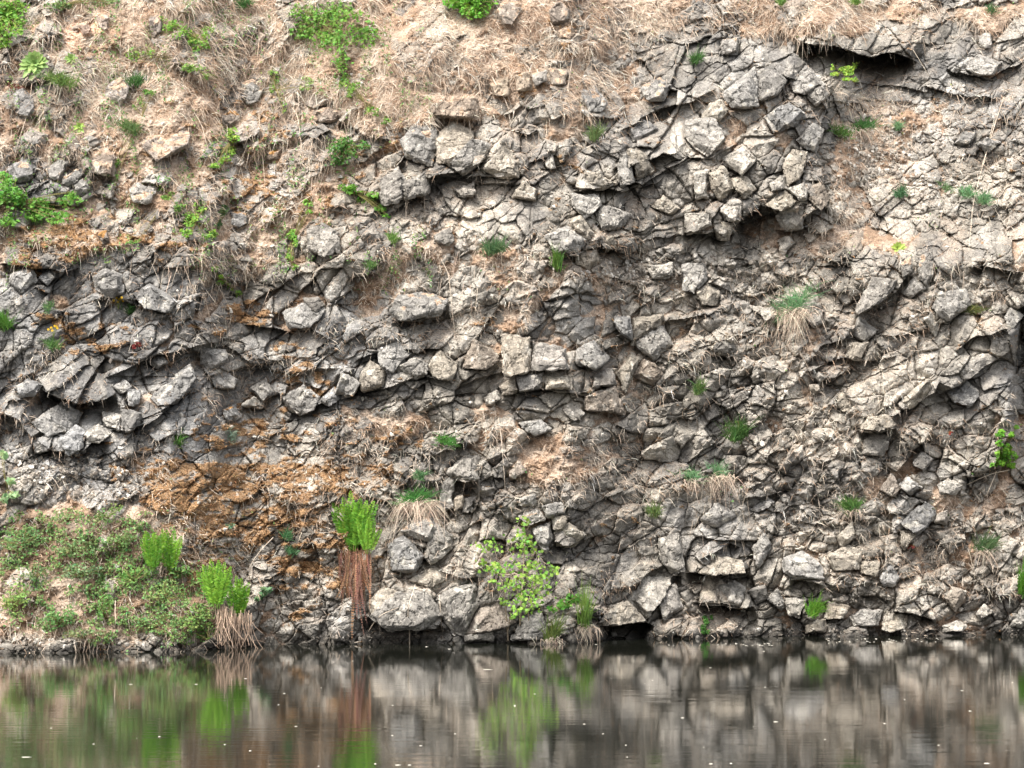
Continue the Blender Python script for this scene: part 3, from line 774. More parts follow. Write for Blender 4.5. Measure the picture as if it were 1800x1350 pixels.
# ---------------------------------------------------------------- the single rocks
TONES = {'g': (.240, .230, .212), 'd': (.165, .155, .140), 'b': (.195, .195, .192), 't': (.285, .248, .195), 'w': (.38, .352, .305), 'n': (.185, .147, .112)}
def make_rock(p, tone, label, seed):
    rr = random.Random(seed)
    p = np.asarray(p, float)
    c = p.mean(0); p = c + (p - c) * 1.04
    mdim = min(np.ptp(p[:, 0]), np.ptp(p[:, 1]))
    prot = (0.07 + min(mdim, 60) * 0.0030) * rr.uniform(.8, 1.2)
    # local level of the cliff face behind the rock, without the joint
    ds = grid_at(D, p[:, 0] * .8 + c[0] * .2, p[:, 1] * .8 + c[1] * .2)
    A = np.c_[p[:, 0] - c[0], p[:, 1] - c[1], np.ones(len(p))]
    co, *_ = np.linalg.lstsq(A, ds, rcond=None)
    co[:2] = np.clip(co[:2], -.008, .008)
    lvl = lambda x, y: co[0] * (x - c[0]) + co[1] * (y - c[1]) + co[2] - .06
    pts = []
    for x, y in p:
        pts.append(P(x, y, lvl(x, y)))                              # rim
        pts.append(P(c[0] + (x - c[0]) * .9, c[1] + (y - c[1]) * .9, lvl(x, y) + .5))  # root in the cliff
    # front cap: a smaller outline, shifted and tilted, gives the facets
    sx, sy = rr.uniform(-.14, .16) * np.ptp(p[:, 0]), rr.uniform(-.10, .20) * np.ptp(p[:, 1])
    k = rr.uniform(.62, .84)
    tx, ty = rr.uniform(-.4, .4), rr.uniform(-.25, .8)              # mostly the lower edge juts out further
    for x, y in p:
        x2, y2 = c[0] + (x - c[0]) * k * rr.uniform(.8, 1.18) + sx, c[1] + (y - c[1]) * k * rr.uniform(.8, 1.18) + sy
        t = tx * (x - c[0]) / (np.ptp(p[:, 0]) / 2) + ty * (y - c[1]) / (np.ptp(p[:, 1]) / 2)
        pts.append(P(x2, y2, lvl(x2, y2) - prot * (1 + .55 * t) * rr.uniform(.9, 1.1)))
    bm = bmesh.new()
    org = Vector(P(c[0], c[1], co[2]))
    for q in pts: bm.verts.new(Vector(q) - org)
    r = bmesh.ops.convex_hull(bm, input=bm.verts)
    bmesh.ops.delete(bm, geom=[v for v in bm.verts if not v.link_faces], context='VERTS')
    bmesh.ops.dissolve_limit(bm, angle_limit=R(7), verts=bm.verts, edges=bm.edges)
    for _ in range(rr.choice((2, 3, 4))):                              # broken corners
        nn = Vector((rr.uniform(-1, 1), rr.uniform(-1.1, -.15), rr.uniform(-.9, .9))).normalized()
        sup = max(v.co.dot(nn) for v in bm.verts)
        res = bmesh.ops.bisect_plane(bm, geom=bm.verts[:] + bm.edges[:] + bm.faces[:], plane_co=nn * sup * rr.uniform(.72, .93), plane_no=nn, clear_outer=True)
        bmesh.ops.contextual_create(bm, geom=[g for g in res['geom_cut'] if isinstance(g, bmesh.types.BMEdge)])
    bmesh.ops.bevel(bm, geom=list(bm.edges), offset=.006 + .00012 * mdim, segments=1, affect='EDGES', profile=.6, clamp_overlap=True)
    bmesh.ops.triangulate(bm, faces=bm.faces)
    for it in range(5):
        long = [e for e in bm.edges if e.calc_length() > .036]
        if not long or len(bm.verts) > 9000: break
        bmesh.ops.subdivide_edges(bm, edges=long, cuts=1, use_grid_fill=False)
        bmesh.ops.triangulate(bm, faces=[f for f in bm.faces if len(f.verts) > 3])
    bm.normal_update()
    col = []
    base = .6 * np.array(TONES[tone]) * rr.uniform(.9, 1.12) + .4 * grid_at(colr, *c)
    mv_ = float(blobs(np.array([c[0]]), np.array([c[1]]), MOSS)[0])
    so = float(blobs(np.array([c[0]]), np.array([c[1]]), SOIL)[0])
    o3 = Vector((seed * 3.1, seed * 1.7, 0))
    mv2 = []
    for v in bm.verts:
        q = v.co + o3
        n1 = mnoise.fractal(q * 3.2, 0.9, 2.1, 4); n2 = mnoise.noise(q * 16)
        (f1, f2, *_r), (c1, *_q) = mnoise.voronoi(q * 5.2 + Vector((n1, n1 * .7, -n1)) * .35)
        chip = mnoise.cell(c1 * 7.3)
        (g1, g2, *_r), (c2, *_q) = mnoise.voronoi(q * 12.0)
        chip2 = mnoise.cell(c2 * 9.1)
        n1 = n1 * .6 + chip * .7 - .8 * max(0, 1 - (f2 - f1) / .07)
        n2 = n2 * .7 + chip2 * .6
        crack = abs(mnoise.noise(q * 2.6 + Vector((7, 3, 1))))
        mv2.append(v.co + v.normal * (n1 * .032 + n2 * .011 - .030 * max(0, 1 - crack / .04)))
        f = 1 + .16 * chip + .14 * chip2 + .16 * mnoise.noise(q * 1.7)
        cc = base * f
        n3 = mnoise.fractal(q * 5.0 + Vector((3, 9, 2)), 1, 2, 3)
        up = v.normal.z - .25 * v.normal.y
        if n3 > .25: cc = cc + (np.array([.46, .43, .37]) - cc) * min(1, (n3 - .25) * 1.6)
        if n3 < -.35: cc = cc * .72
        if mv_ > .3 and up + n3 * .9 > 1.45 - mv_ * .75: cc = np.array([.29, .155, .055]) * (1 + .5 * n2)
        elif so > .35 and up + n3 * .7 > 1.35 - so * .5: cc = np.array([.36, .265, .19]) * (1 + .3 * n2)
        zz = (v.co + org).z
        if zz < .12: cc = cc * (.3 + .7 * max(0, min(1, (zz - .02) / .1)))
        col.append(cc)
    for v, q in zip(bm.verts, mv2): v.co = q
    me = bpy.data.meshes.new('rock'); bm.to_mesh(me); bm.free()
    me.polygons.foreach_set('use_smooth', np.ones(len(me.polygons), bool))
    me.set_sharp_from_angle(angle=R(24))
    ca = me.color_attributes.new('col', 'FLOAT_COLOR', 'POINT')
    c4 = np.ones((len(me.vertices), 4), np.float32); c4[:, :3] = np.clip(np.array(col), .01, .8)
    ca.data.foreach_set('color', c4.ravel())
    me.materials.append(M_ROCK)
    o = mesh_obj('rock', me, loc=org)
    tag(o, label, 'rock', 'single rocks of the cliff')
k_ = 0
for off, lst in ROCKS.items():
    for pts, tone, lab in lst:
        k_ += 1
        make_rock(nums(pts, off), tone, lab, k_)
print('rocks', k_)
# ---------------------------------------------------------------- foliage builders (all shapes in metres, x right, y away, z up)
def hue_jit(base, n, amt=.22, hue=.10):
    c = np.asarray(base)[None, :] * (1 + amt * rng.normal(size=(n, 1)))
    c[:, 0] *= 1 + hue * rng.normal(size=n)
    return np.clip(c, .004, .85)

def unit(a):
    return a / (np.linalg.norm(a, axis=-1, keepdims=True) + 1e-9)

def leaf_cloud(cen, axis, nrm, ln, wd, col):
    """folded pointed leaves: one per centre"""
    n = len(cen)
    axis = unit(axis); side = unit(np.cross(axis, nrm)); nrm = unit(np.cross(side, axis))
    ln = np.broadcast_to(ln, (n,))[:, None]; wd = np.broadcast_to(wd, (n,))[:, None]
    b = cen - axis * ln * .5
    t = cen + axis * ln * .5 - nrm * ln * .12
    m = cen - axis * ln * .05
    l1 = m + side * wd * .5 + nrm * wd * .12; r1 = m - side * wd * .5 + nrm * wd * .12
    m2 = cen + axis * ln * .22 - nrm * ln * .02
    l2 = m2 + side * wd * .40 + nrm * wd * .08; r2 = m2 - side * wd * .40 + nrm * wd * .08
    v = np.stack([b, l1, l2, t, r2, r1, m, m2], 1).reshape(-1, 3)
    o = np.arange(n)[:, None] * 8
    f = np.concatenate([o + np.array([[0, 6, 1, 1]]), o + np.array([[1, 6, 7, 2]]), o + np.array([[2, 7, 3, 3]]),
                        o + np.array([[0, 5, 6, 6]]), o + np.array([[5, 4, 7, 6]]), o + np.array([[4, 3, 7, 7]])])
    return v, f, np.repeat(col, 8, 0)

def tri_fix(f):
    """split into quads and triangles that share one array of triangles"""
    a = f[:, [0, 1, 2]]; b = f[:, [0, 2, 3]]
    b = b[b[:, 1] != b[:, 2]]
    a = a[(a[:, 0] != a[:, 1]) & (a[:, 1] != a[:, 2])]
    return np.concatenate([a, b])

def ribbons(root, direc, ln, wd, sag, col, seg=4, side=None, tipcol=None):
    """tapering blades: root, start direction, length, width, sag (metres the tip drops), n each"""
    n = len(root)
    direc = unit(direc)
    ln = np.broadcast_to(ln, (n,)); wd = np.broadcast_to(wd, (n,)); sag = np.broadcast_to(sag, (n,))
    if side is None:
        side = np.cross(direc, np.array([0, 1.0, 0]) + .5 * rng.normal(size=(n, 3)))
    side = unit(side)
    vs_, cs = [], []
    for k in range(seg + 1):
        t = k / seg
        c = root + direc * (ln * t)[:, None]
        c = c.copy(); c[:, 2] -= sag * t * t
        w = (wd * (1 - .85 * t ** 1.5) * .5)[:, None]
        vs_ += [c - side * w, c + side * w]
        cc = col if tipcol is None else col * (1 - t) + tipcol * t
        cs += [cc, cc]
    v = np.stack(vs_, 1).reshape(-1, 3); c = np.stack(cs, 1).reshape(-1, 3)
    o = np.arange(n)[:, None] * (2 * (seg + 1))
    f = np.concatenate([o + np.array([[2 * k, 2 * k + 1, 2 * k + 3, 2 * k + 2]]) for k in range(seg)])
    return v, f, c

def join(parts):
    vv, ff, cc, o = [], [], [], 0
    for v, f, c in parts:
        vv.append(v); ff.append(f + o); cc.append(c); o += len(v)
    return np.concatenate(vv), np.concatenate(ff), np.concatenate(cc)

def tubes(paths, rad, col, k=5):
    """round tapering stems along lists of points"""
    out = []
    for p, r in zip(paths, rad):
        p = np.asarray(p, float); n = len(p)
        t = unit(np.gradient(p, axis=0)); a = unit(np.cross(t, [.31, .9, .28])); b = np.cross(t, a)
        rr = r * np.linspace(1, .45, n)[:, None]
        ring = [p + (a * math.cos(2 * math.pi * i / k) + b * math.sin(2 * math.pi * i / k)) * rr for i in range(k)]
        v = np.stack(ring, 1).reshape(-1, 3)
        f = [(j * k + i, j * k + (i + 1) % k, (j + 1) * k + (i + 1) % k, (j + 1) * k + i) for j in range(n - 1) for i in range(k)]
        out.append((v, np.array(f), np.repeat(np.asarray(col)[None], len(v), 0) * (1 + .15 * rng.normal(size=(len(v), 1)))))
    return join(out)

def part(name, geo, parent, mat, org):
    v, f, c = geo
    if (f[:, 2] == f[:, 3]).any(): f = tri_fix(f)
    return mesh_obj(name, np_mesh(name, v - np.asarray(org), f, np.clip(c, .003, .9), mat), parent)

G_BRIGHT, G_MID, G_DARK, G_BLUE, G_LIME = (.18, .33, .055), (.105, .22, .035), (.065, .155, .04), (.17, .32, .15), (.27, .40, .07)
STRAW, STRAW_D, BROWN = (.64, .51, .375), (.36, .24, .145), (.23, .105, .06)

def leafy(name, u, v, spots, leaf, n, colr, label, cat, depth=.22, group=None, round_leaf=.62, droop=.35, stems=True, off=0.0):
    """a leafy plant rooted at (u, v) that spreads over spots [(u, v, ru, rv), ...] of the photo"""
    n = int(n * 1.7); leaf *= 1.12
    org = surf(u, v)
    e = empty(name, org, label, cat, group)
    area = np.array([s[2] * s[3] for s in spots], float); pick = rng.choice(len(spots), n, p=area / area.sum())
    S = np.array(spots, float)[pick]
    rad = np.sqrt(rng.random(n)) ** .9; th = rng.random(n) * 2 * math.pi
    # leaves gather on sprays: pull each leaf towards one of a few spray centres, so gaps stay open
    ns_ = max(4, n // 14)
    sp = rng.integers(0, ns_, n)
    key = {}
    for i in range(n):
        key.setdefault((pick[i], sp[i] % max(3, ns_ // len(spots))), i)
    lead = np.array([key[(pick[i], sp[i] % max(3, ns_ // len(spots)))] for i in range(n)])
    ox, oy = S[:, 2] * rad * np.cos(th), S[:, 3] * rad * np.sin(th)
    pull = .45 if name == 'bank_weed' else .62
    lu = S[:, 0] + ox * (1 - pull) + ox[lead] * pull; lv = S[:, 1] + oy * (1 - pull) + oy[lead] * pull
    hgt = .03 + off + depth * (rng.random(n) * .5 + .5 * rng.random(n)[lead])
    c = surf(lu, lv, hgt)
    ax = rng.normal(size=(n, 3)) * np.array([1, .6, .6]) + np.array([0, -.3, -droop])
    nr_ = rng.normal(size=(n, 3)) * .55 + np.array([-.1, -.65, .75])
    ls_ = leaf * rng.uniform(.55, 1.3, n)
    cols = hue_jit(colr, n, .2, .16)
    part('leaves', leaf_cloud(c, ax, nr_, ls_, ls_ * round_leaf, cols), e, M_LEAF, org)
    if stems:
        paths = []
        for i in sorted(set(lead))[:60]:
            tgt = c[i]; mid = (np.asarray(org) * .45 + tgt * .55) + np.array([rng.normal() * .04, -depth * .5, .06])
            t = np.linspace(0, 1, 7)[:, None]
            paths.append((1 - t) ** 2 * org + 2 * t * (1 - t) * mid + t * t * tgt)
        part('stems', tubes(paths, [.006] * len(paths), (.16, .14, .05)), e, M_WOOD, org)
    return e

def tuft(name, u, v, w, h, n, colr, label, cat, dead=None, group=None, spread=1.0, width=.013, up=1.0):
    """a grass-like tuft; dead = (w, h) of the dry skirt hanging below it, all in photo pixels"""
    org = surf(u, v); m = 0.0101
    e = empty(name, org, label, cat, group)
    lean = rng.normal() * .25; kx = rng.uniform(.16, .30)
    root = org + rng.normal(size=(n, 3)) * np.array([w * m * kx, .06, .04]) + np.array([0, -.13, .02])
    root[:, 2] += .35 * (root[:, 0] - org[0]) * rng.normal()
    d = np.stack([lean + rng.normal(size=n) * .60 * spread * w / h, -np.abs(rng.normal(size=n)) * .45, np.abs(rng.normal(size=n)) * .35 + .75 * up], 1)
    L = h * m * rng.uniform(.6, 1.25, n) * 1.1
    part('blades', ribbons(root, d, L, width, L * rng.uniform(.05, .6, n), hue_jit(colr, n, .2, .12)), e, M_LEAF, org)
    if dead:
        k = int(dead[0] * dead[1] * .042) + 16
        root = org + rng.normal(size=(k, 3)) * np.array([dead[0] * m * .28, .05, .03]) + np.array([0, -.18, -.02])
        d = np.stack([rng.normal(size=k) * .35, -np.abs(rng.normal(size=k)) * .35, rng.normal(size=k) * .35 - .35], 1)
        d[:, 0] *= 2.4
        L = dead[1] * m * rng.uniform(.2, 1.05, k)
        part('dead_blades', ribbons(root, d, L * .7, .011, L * .5, hue_jit((.50, .41, .32), k, .3, .06), 5), e, M_DRY, org)
    return e

def frond_geo(root, direc, L, wid, colr, bend, pairs=22):
    """one fern frond: arching rachis with paired pinnae"""
    direc = unit(np.asarray(direc, float)); side = unit(np.cross(direc, [0, -1.0, .15])); nrm = np.cross(side, direc)
    t = np.linspace(0, 1, pairs + 3)
    cen = root + direc * (L * t)[:, None] + np.asarray(bend) * (t ** 2)[:, None]
    tang = unit(np.gradient(cen, axis=0))
    rach = tubes([cen], [.005], np.asarray(colr) * .8, 4)
    k = np.arange(3, len(t) - 1)
    prof = np.sin(np.pi * np.clip(t[k] * .92 + .08, 0, 1)) ** .7 * wid
    out = [rach]
    for s in (-1, 1):
        ax = side * s + tang[k] * .55 + nrm * .15 * s * rng.normal(size=(len(k), 1)) + rng.normal(size=(len(k), 3)) * .08
        ln = prof * rng.uniform(.85, 1.1, len(k))
        c = cen[k] + unit(ax) * (ln * .5)[:, None]
        out.append(leaf_cloud(c, ax, np.broadcast_to(nrm, c.shape) + rng.normal(size=c.shape) * .2, ln, L / pairs * .72, hue_jit(colr, len(k), .12, .08)))
    return join(out)

def fern(u, v, crowns, label, dead=None, deadcol=BROWN, group=None):
    """crowns: (u, v, spread px, height px, fronds); dead: (u, v, width, length, n) skirt of old fronds"""
    org = surf(u, v, .1); m = .0100
    e = empty('fern', org, label, 'fern', group)
    for (cu, cv, sp, hh, nf) in crowns:
        base = surf(cu, cv, .16)
        for i in range(nf):
            a = (i + .5) / nf * 2 - 1
            x = a * sp * m * .55 + rng.normal() * .02
            r = base + np.array([x * .25, rng.uniform(-.08, .04), rng.uniform(-.02, .03)])
            L = hh * m * rng.uniform(.78, 1.06) * (1 - .15 * abs(a))
            d = np.array([x * .9 / (hh * m), rng.uniform(-.30, .10), 1.0])
            part('frond', frond_geo(r, d, L, .088 * hh / 80, (.22, .43, .045) if i % 3 else (.12, .30, .03), [x * .35, -.10 + rng.normal() * .04, -.05 * hh * m]), e, M_LEAF, org)
    if dead:
        for (du, dv, w, ln, k, leafy_) in dead:
            base = surf(du, dv, .34)
            for i in range(k):
                r = base + np.array([rng.normal() * w * m * .30, rng.uniform(-.10, .08), rng.normal() * .04])
                L = ln * m * rng.uniform(.5, 1.2)
                d = np.array([rng.normal() * .06, rng.uniform(-.55, -.15), -1.0])
                if leafy_:
                    part('dead_frond', frond_geo(r, d, L, rng.uniform(.018, .036), np.asarray(deadcol) * rng.uniform(.35, 1.7) * np.array([1, rng.uniform(.9, 1.25), rng.uniform(.9, 1.3)]), [rng.normal() * .09, rng.uniform(-.02, .05), 0], 26), e, M_DRY, org)
                else:
                    t = np.linspace(0, 1, 7)[:, None]
                    pth = r + d * L * t + np.array([rng.normal() * .15, -.05, 0]) * t ** 2
                    part('dead_frond', tubes([pth], [.008], np.asarray(deadcol) * rng.uniform(.5, 1.5), 4), e, M_DRY, org)
    return e

def mullein(u, v, r, n, label, colr=(.27, .40, .13)):
    """rosette of broad pointed leaves facing the pond"""
    org = surf(u, v, .05); m = .0101
    e = empty('mullein_rosette', org, label, 'mullein plant', 'mullein rosettes')
    for ring, (cnt, tilt, sc) in enumerate(((n, .35, 1.0), (int(n * .7), .8, .8), (int(n * .45), 1.5, .5))):
        for i in range(cnt):
            a = (i + rng.uniform(-.3, .3)) / cnt * 2 * math.pi + ring * .4
            d = np.array([math.cos(a), -tilt * .7, math.sin(a) + .25 + .2 * tilt]); d /= np.linalg.norm(d)
            L = r * m * sc * rng.uniform(.85, 1.1)
            t = np.linspace(0, 1, 8)
            side = unit(np.cross(d, [0, -1, .4])); nrm = np.cross(side, d)
            if nrm[1] > 0: nrm = -nrm
            cen = org + d * (L * t)[:, None] + np.array([0, -.02, -.22 * L]) * (t ** 2)[:, None]
            w = (np.sin(np.pi * np.clip(t * .9 + .1, 0, 1)) ** .8 * .17 * r * m * 1.3 * sc)[:, None]
            vv = np.stack([cen - side * w + nrm * w * .35, cen, cen + side * w + nrm * w * .35], 1).reshape(-1, 3)
            f = np.array([(j * 3 + k, j * 3 + k + 1, j * 3 + k + 4, j * 3 + k + 3) for j in range(7) for k in (0, 1)])
            c = hue_jit(colr, 1, .12, .05).repeat(len(vv), 0); c[1::3] *= 1.18
            part('leaf', (vv, f, c), e, M_LEAF, org)
    return e

def flower(u, v, heads, label):
    org = surf(u, v + 14, .03)
    e = empty('yellow_flower', org, label, 'flower', 'yellow flowers on the ledges')
    paths = []
    for (hu, hv) in heads:
        top = surf(hu, hv, .14 + .05 * rng.random())
        mid = (org + top) / 2 + np.array([0, -.03, .05]); t = np.linspace(0, 1, 6)[:, None]
        paths.append((1 - t) ** 2 * org + 2 * t * (1 - t) * mid + t * t * top)
        k = 9; a = np.arange(k) / k * 2 * math.pi
        ax = np.stack([np.cos(a), np.full(k, -.25), np.sin(a)], 1)
        part('flower_head', leaf_cloud(top + ax * .011, ax, np.tile([0, -1.0, .3], (k, 1)), .026, .016, hue_jit((.70, .46, .03), k, .08, .03)), e, M_LEAF, org)
    part('stems', tubes(paths, [.004] * len(paths), (.14, .18, .05)), e, M_WOOD, org)

# ---------------------------------------------------------------- plants in their places
fern(622, 968, [(620, 968, 56, 106, 22), (646, 972, 34, 70, 9)], "tall bright fern with long rust brown fronds hanging under it", dead=[(624, 968, 46, 96, 44, True), (632, 985, 18, 116, 14, True)], deadcol=(.215, .10, .065), group='ferns by the water')
fern(284, 1005, [(268, 1004, 28, 80, 9), (300, 1005, 28, 82, 9)], "green fern standing alone in the weeds of the bank", group='ferns by the water')
fern(400, 1072, [(380, 1070, 46, 88, 16), (420, 1085, 34, 76, 12)], "bright double fern on a pale bundle of dead stalks at the water", dead=[(390, 1066, 38, 62, 44, False), (422, 1082, 44, 56, 50, False)], deadcol=(.46, .34, .25), group='ferns by the water')
mullein(62, 112, 30, 15, "largest pale green mullein rosette, on brown soil at upper left")
mullein(125, 103, 13, 9, "small mullein rosette right beside the largest one")
mullein(140, 223, 12, 8, "little lime green mullein rosette above a shadowed rock", (.33, .45, .12))
mullein(1578, 437, 18, 10, "lime green mullein rosette alone on the right wall", (.40, .50, .13))
tuft('grass_tuft', 1393, 545, 80, 42, 230, G_BLUE, "largest blue green tuft with a long pale skirt of dead grass", 'grass tuft', dead=(66, 76), group='green tufts on the cliff')
tuft('grass_tuft', 735, 880, 62, 26, 260, (.075, .22, .05), "dense cushion tuft over grey dead grass beside the tall fern", 'grass tuft', dead=(70, 72), group='green tufts on the cliff')
for u, v, w, h, col, dead, lab in [
    (785, 781, 34, 18, (.085,.23,.045), None, "small dense green cushion in straw up from the dense cushion with dead grass"),
    (739, 840, 22, 14, (.11,.22,.09), None, "tiny pale green tuft just above the dense cushion tuft"),
    (1208, 842, 44, 20, G_BLUE, (40, 30), "low wide tuft on the straw ledge right of centre"),
    (1262, 836, 30, 24, G_BLUE, (60, 60), "upright tuft over long pinkish hanging roots"),
    (869, 446, 32, 32, (.11,.20,.085), None, "grey green tuft in a bare patch above cliff centre"),
    (1583, 345, 28, 20, (.075,.17,.075), None, "small dark green tuft alone on the gravelly wall"),
    (1515, 228, 42, 22, (.08,.20,.055), (50, 40), "spreading green tuft below the smooth wall under the cave"),
    (1478, 238, 34, 20, (.09,.18,.04), None, "low green tuft at the promontory's edge under the cave"),
    (1578, 226, 22, 14, G_BLUE, None, "thin pale tuft right of the spreading green one"),
    (1698, 345, 28, 20, G_BLUE, None, "blue green tuft, first of a pair beside a long dry stem"),
    (1728, 358, 26, 22, G_BLUE, None, "blue green tuft, second of a pair beyond the long dry stem"),
    (1660, 335, 24, 12, (.12,.2,.08), None, "faint flat tuft left of the pair by the dry stem"),
    (1495, 896, 36, 28, (.10,.20,.05), (34, 26), "loose green tuft in the middle of the right wall"),
    (1728, 966, 32, 34, (.09,.15,.06), (40, 44), "dull drooping tuft low on the right wall"),
    (1297, 772, 30, 40, (.085,.17,.045), None, "tall thin green tuft above the straw ledge right of centre"),
    (1228, 692, 18, 28, (.12,.20,.06), None, "small upright sprig on the fractured wall right of centre"),
    (425, 16, 38, 24, G_DARK, None, "dark green tuft at the top edge of the straw slope"),
    (1222, 112, 24, 24, G_DARK, None, "dark leafy tuft on the top of the promontory"),
    (1046, 245, 26, 28, (.15,.22,.08), None, "pale thin tuft left of the promontory"),
    (978, 472, 14, 38, (.12,.23,.045), None, "narrow leafy tuft hanging at the edge of a gravel face"),
    (315, 778, 18, 20, (.11,.24,.05), None, "small green tuft between pale scree and orange moss"),
    (8, 575, 34, 34, (.10,.24,.04), None, "green tuft on the far left edge of the middle ledge"),
    (229, 552, 14, 16, G_DARK, None, "tiny dark tuft right of the yellow flowers"),
    (88, 546, 18, 12, (.12,.22,.08), None, "faint tuft on the pale face left of the yellow flowers"),
    (95, 612, 20, 18, (.09,.18,.05), None, "tuft below the lower yellow flowers"),
    (505, 946, 18, 14, (.08,.20,.08), None, "small blue green tuft low in the orange moss"),
    (512, 972, 16, 12, (.08,.19,.08), None, "lower of two small tufts in the orange moss"),
    (408, 770, 20, 14, (.16,.22,.16), None, "grey green tuft on the rock above the moss slope"),
    (690, 425, 18, 16, (.15,.27,.06), None, "small lime tuft in pink straw left of centre"),
    (652, 472, 18, 12, (.10,.18,.05), None, "small dull tuft under the lime tuft in straw"),
    (1428, 1080, 22, 34, (.13,.30,.035), None, "bright waterside sprig between pale stones"),
    (1795, 1040, 20, 60, (.10,.24,.03), None, "green spray at the right edge just above the water"),
    (1503, 8, 26, 16, (.14,.25,.05), None, "yellow green tuft at the very top right of the promontory"),
    (1372, 8, 20, 14, (.13,.24,.05), None, "small tuft on the top edge above the promontory"),
    (1740, 22, 20, 14, (.08,.17,.06), None, "small dark tuft in straw at upper right"),
    (1708, 548, 40, 14, (.15,.17,.05), None, "mossy yellow tuft under the right ridge's upper corner"),
    (240, 150, 24, 22, G_DARK, None, "dark little tuft above the upright blue grey rock"),
    (108, 150, 40, 26, (.15,.24,.06), None, "thin grass below the largest mullein rosette"),
    (230, 232, 34, 22, (.13,.21,.07), None, "spiky tuft right of the lime green mullein rosette"),
    (1150, 905, 20, 22, (.15,.22,.07), None, "pale thin tuft above the arching waterside rock"),
    ]:
    tuft('grass_tuft', u, v, w, h, int(50 + w * h * .16), col, lab, 'grass tuft', dead, 'green tufts on the cliff')
tuft('sedge', 1024, 1100, 26, 74, 200, (.19, .31, .07), "tall sedge clump at the waterline with fading lower blades", 'sedge', dead=(46, 44), spread=.7)
tuft('sedge', 970, 1120, 26, 40, 120, (.16, .22, .06), "thin sedge at the waterline between sapling and tall sedge", 'sedge', dead=(40, 24))

# sapling with round yellow green leaves
sap = empty('sapling', surf(912, 1100, .1), "slender sapling with round yellow green leaves in front of boulders", 'sapling')
so_ = np.array(sap.location)
spots = [(922,920,12,16,24),(918,948,24,20,50),(862,958,22,12,34),(845,965,14,8,12),(925,965,22,16,50),(858,995,24,12,46),(888,998,30,14,50),(935,995,26,16,60),
         (970,1000,14,10,26),(978,1005,8,6,8),(920,1020,30,12,60),(950,1015,28,12,50),(892,1030,16,10,30),(922,1048,24,16,70),(948,1035,22,14,46),(888,1058,10,8,18),(915,1072,18,12,46),(945,1062,14,10,22),(870,1022,12,8,14),(905,1085,10,6,10)]
LC, LA = [], []
for (a, b, ra, rb, n) in spots:
    q = rng.normal(size=(n, 2)) * .5
    LC.append(surf(a + q[:, 0] * ra, b + q[:, 1] * rb, .45 + .5 * rng.random(n)))
LC = np.concatenate(LC); n = len(LC)
ls_ = rng.uniform(.045, .082, n)
part('leaves', leaf_cloud(LC, rng.normal(size=(n, 3)) + [0, 0, -.3], rng.normal(size=(n, 3)) * .5 + [-.1, -.75, .6], ls_, ls_ * .9, hue_jit((.21, .36, .06), n, .22, .15)), sap, M_LEAF, so_)
pts_ = lambda l: [surf(a, b, .12 + .7 * k / len(l)) for k, (a, b) in enumerate(l)]
def smooth_path(p, n=14):
    p = np.asarray(p, float); s = np.linspace(0, len(p) - 1, n); i = np.arange(len(p))
    return np.stack([np.interp(s, i, p[:, c]) for c in range(3)], 1)
twig = [[(893,1126),(890,1080),(885,1030),(870,990),(850,965)],[(914,1100),(916,1060),(920,1000),(922,950),(921,915)],[(930,1102),(928,1060),(940,1020),(975,1000)],
        [(916,1060),(900,1010),(862,996)],[(920,1000),(940,985),(960,1000)],[(925,1040),(945,1030),(955,1012)],[(893,1110),(900,1060),(915,1030)]]
part('stems', tubes([smooth_path(pts_(t)) for t in twig], [.016, .016, .012, .009, .008, .008, .009], (.30, .24, .17)), sap, M_WOOD, so_)

# brambles, vines and bushes
BR = 'brambles trailing down the slope'
leafy('bush', 830, 10, [(830,0,46,30),(835,22,28,14),(800,5,24,12)], .075, 620, (.12,.29,.03), "bright green bush beside the big boulder on the top edge", 'bush', .5)
leafy('bramble', 560, 40, [(560,35,70,34),(585,75,46,30),(600,110,22,26),(530,60,40,16),(640,60,40,30),(600,20,60,20)], .062, 950, (.14,.28,.045), "widest bramble, sprawling over the top of the straw slope", 'bramble', .3, BR)
leafy('bramble', 330, 60, [(325,62,30,20),(350,78,22,14),(300,40,24,18),(365,60,14,20)], .055, 270, G_BRIGHT, "mid sized bramble on the straw between the mullein and the widest bramble", 'bramble', .2, BR)
leafy('bramble', 340, 122, [(335,122,34,14),(370,135,16,10),(235,95,22,16),(262,95,18,8)], .05, 200, (.17,.30,.06), "flat bramble across the upper slope above the moss", 'bramble', .18, BR)
leafy('bramble', 15, 30, [(10,35,42,40),(25,15,30,20),(0,70,26,18)], .07, 520, (.15,.30,.04), "bramble filling the top corner by the bare earth patch", 'bramble', .3, BR)
leafy('bramble', 110, 8, [(108,6,34,14),(190,5,30,8)], .05, 160, (.14,.22,.07), "dull weeds along the top edge over the bare earth", 'bramble', .15, BR)
leafy('bramble', 405, 250, [(408,235,16,18),(405,265,16,16),(372,290,18,8),(395,282,14,8)], .052, 230, (.22,.38,.06), "light green trailing bramble curling below a rounded rock", 'bramble', .18, BR)
leafy('bramble', 600, 265, [(605,262,34,22),(595,285,18,10),(640,255,14,10)], .055, 300, (.075,.19,.035), "dark green bramble over the black gap left of the outcrop", 'bramble', .3, BR)
leafy('bramble', 625, 340, [(612,332,18,14),(645,345,24,14),(665,365,16,10),(678,380,8,6)], .058, 250, (.13,.30,.04), "bramble sprig hanging beside the dark blocks of the outcrop", 'bramble', .22, BR)
leafy('bramble', 30, 360, [(20,345,34,26),(60,365,40,24),(120,352,26,16),(90,380,40,12),(10,320,20,20),(15,385,20,16)], .068, 700, (.115,.27,.04), "large bramble leaning in from the left edge at mid height", 'bramble', .4, BR)
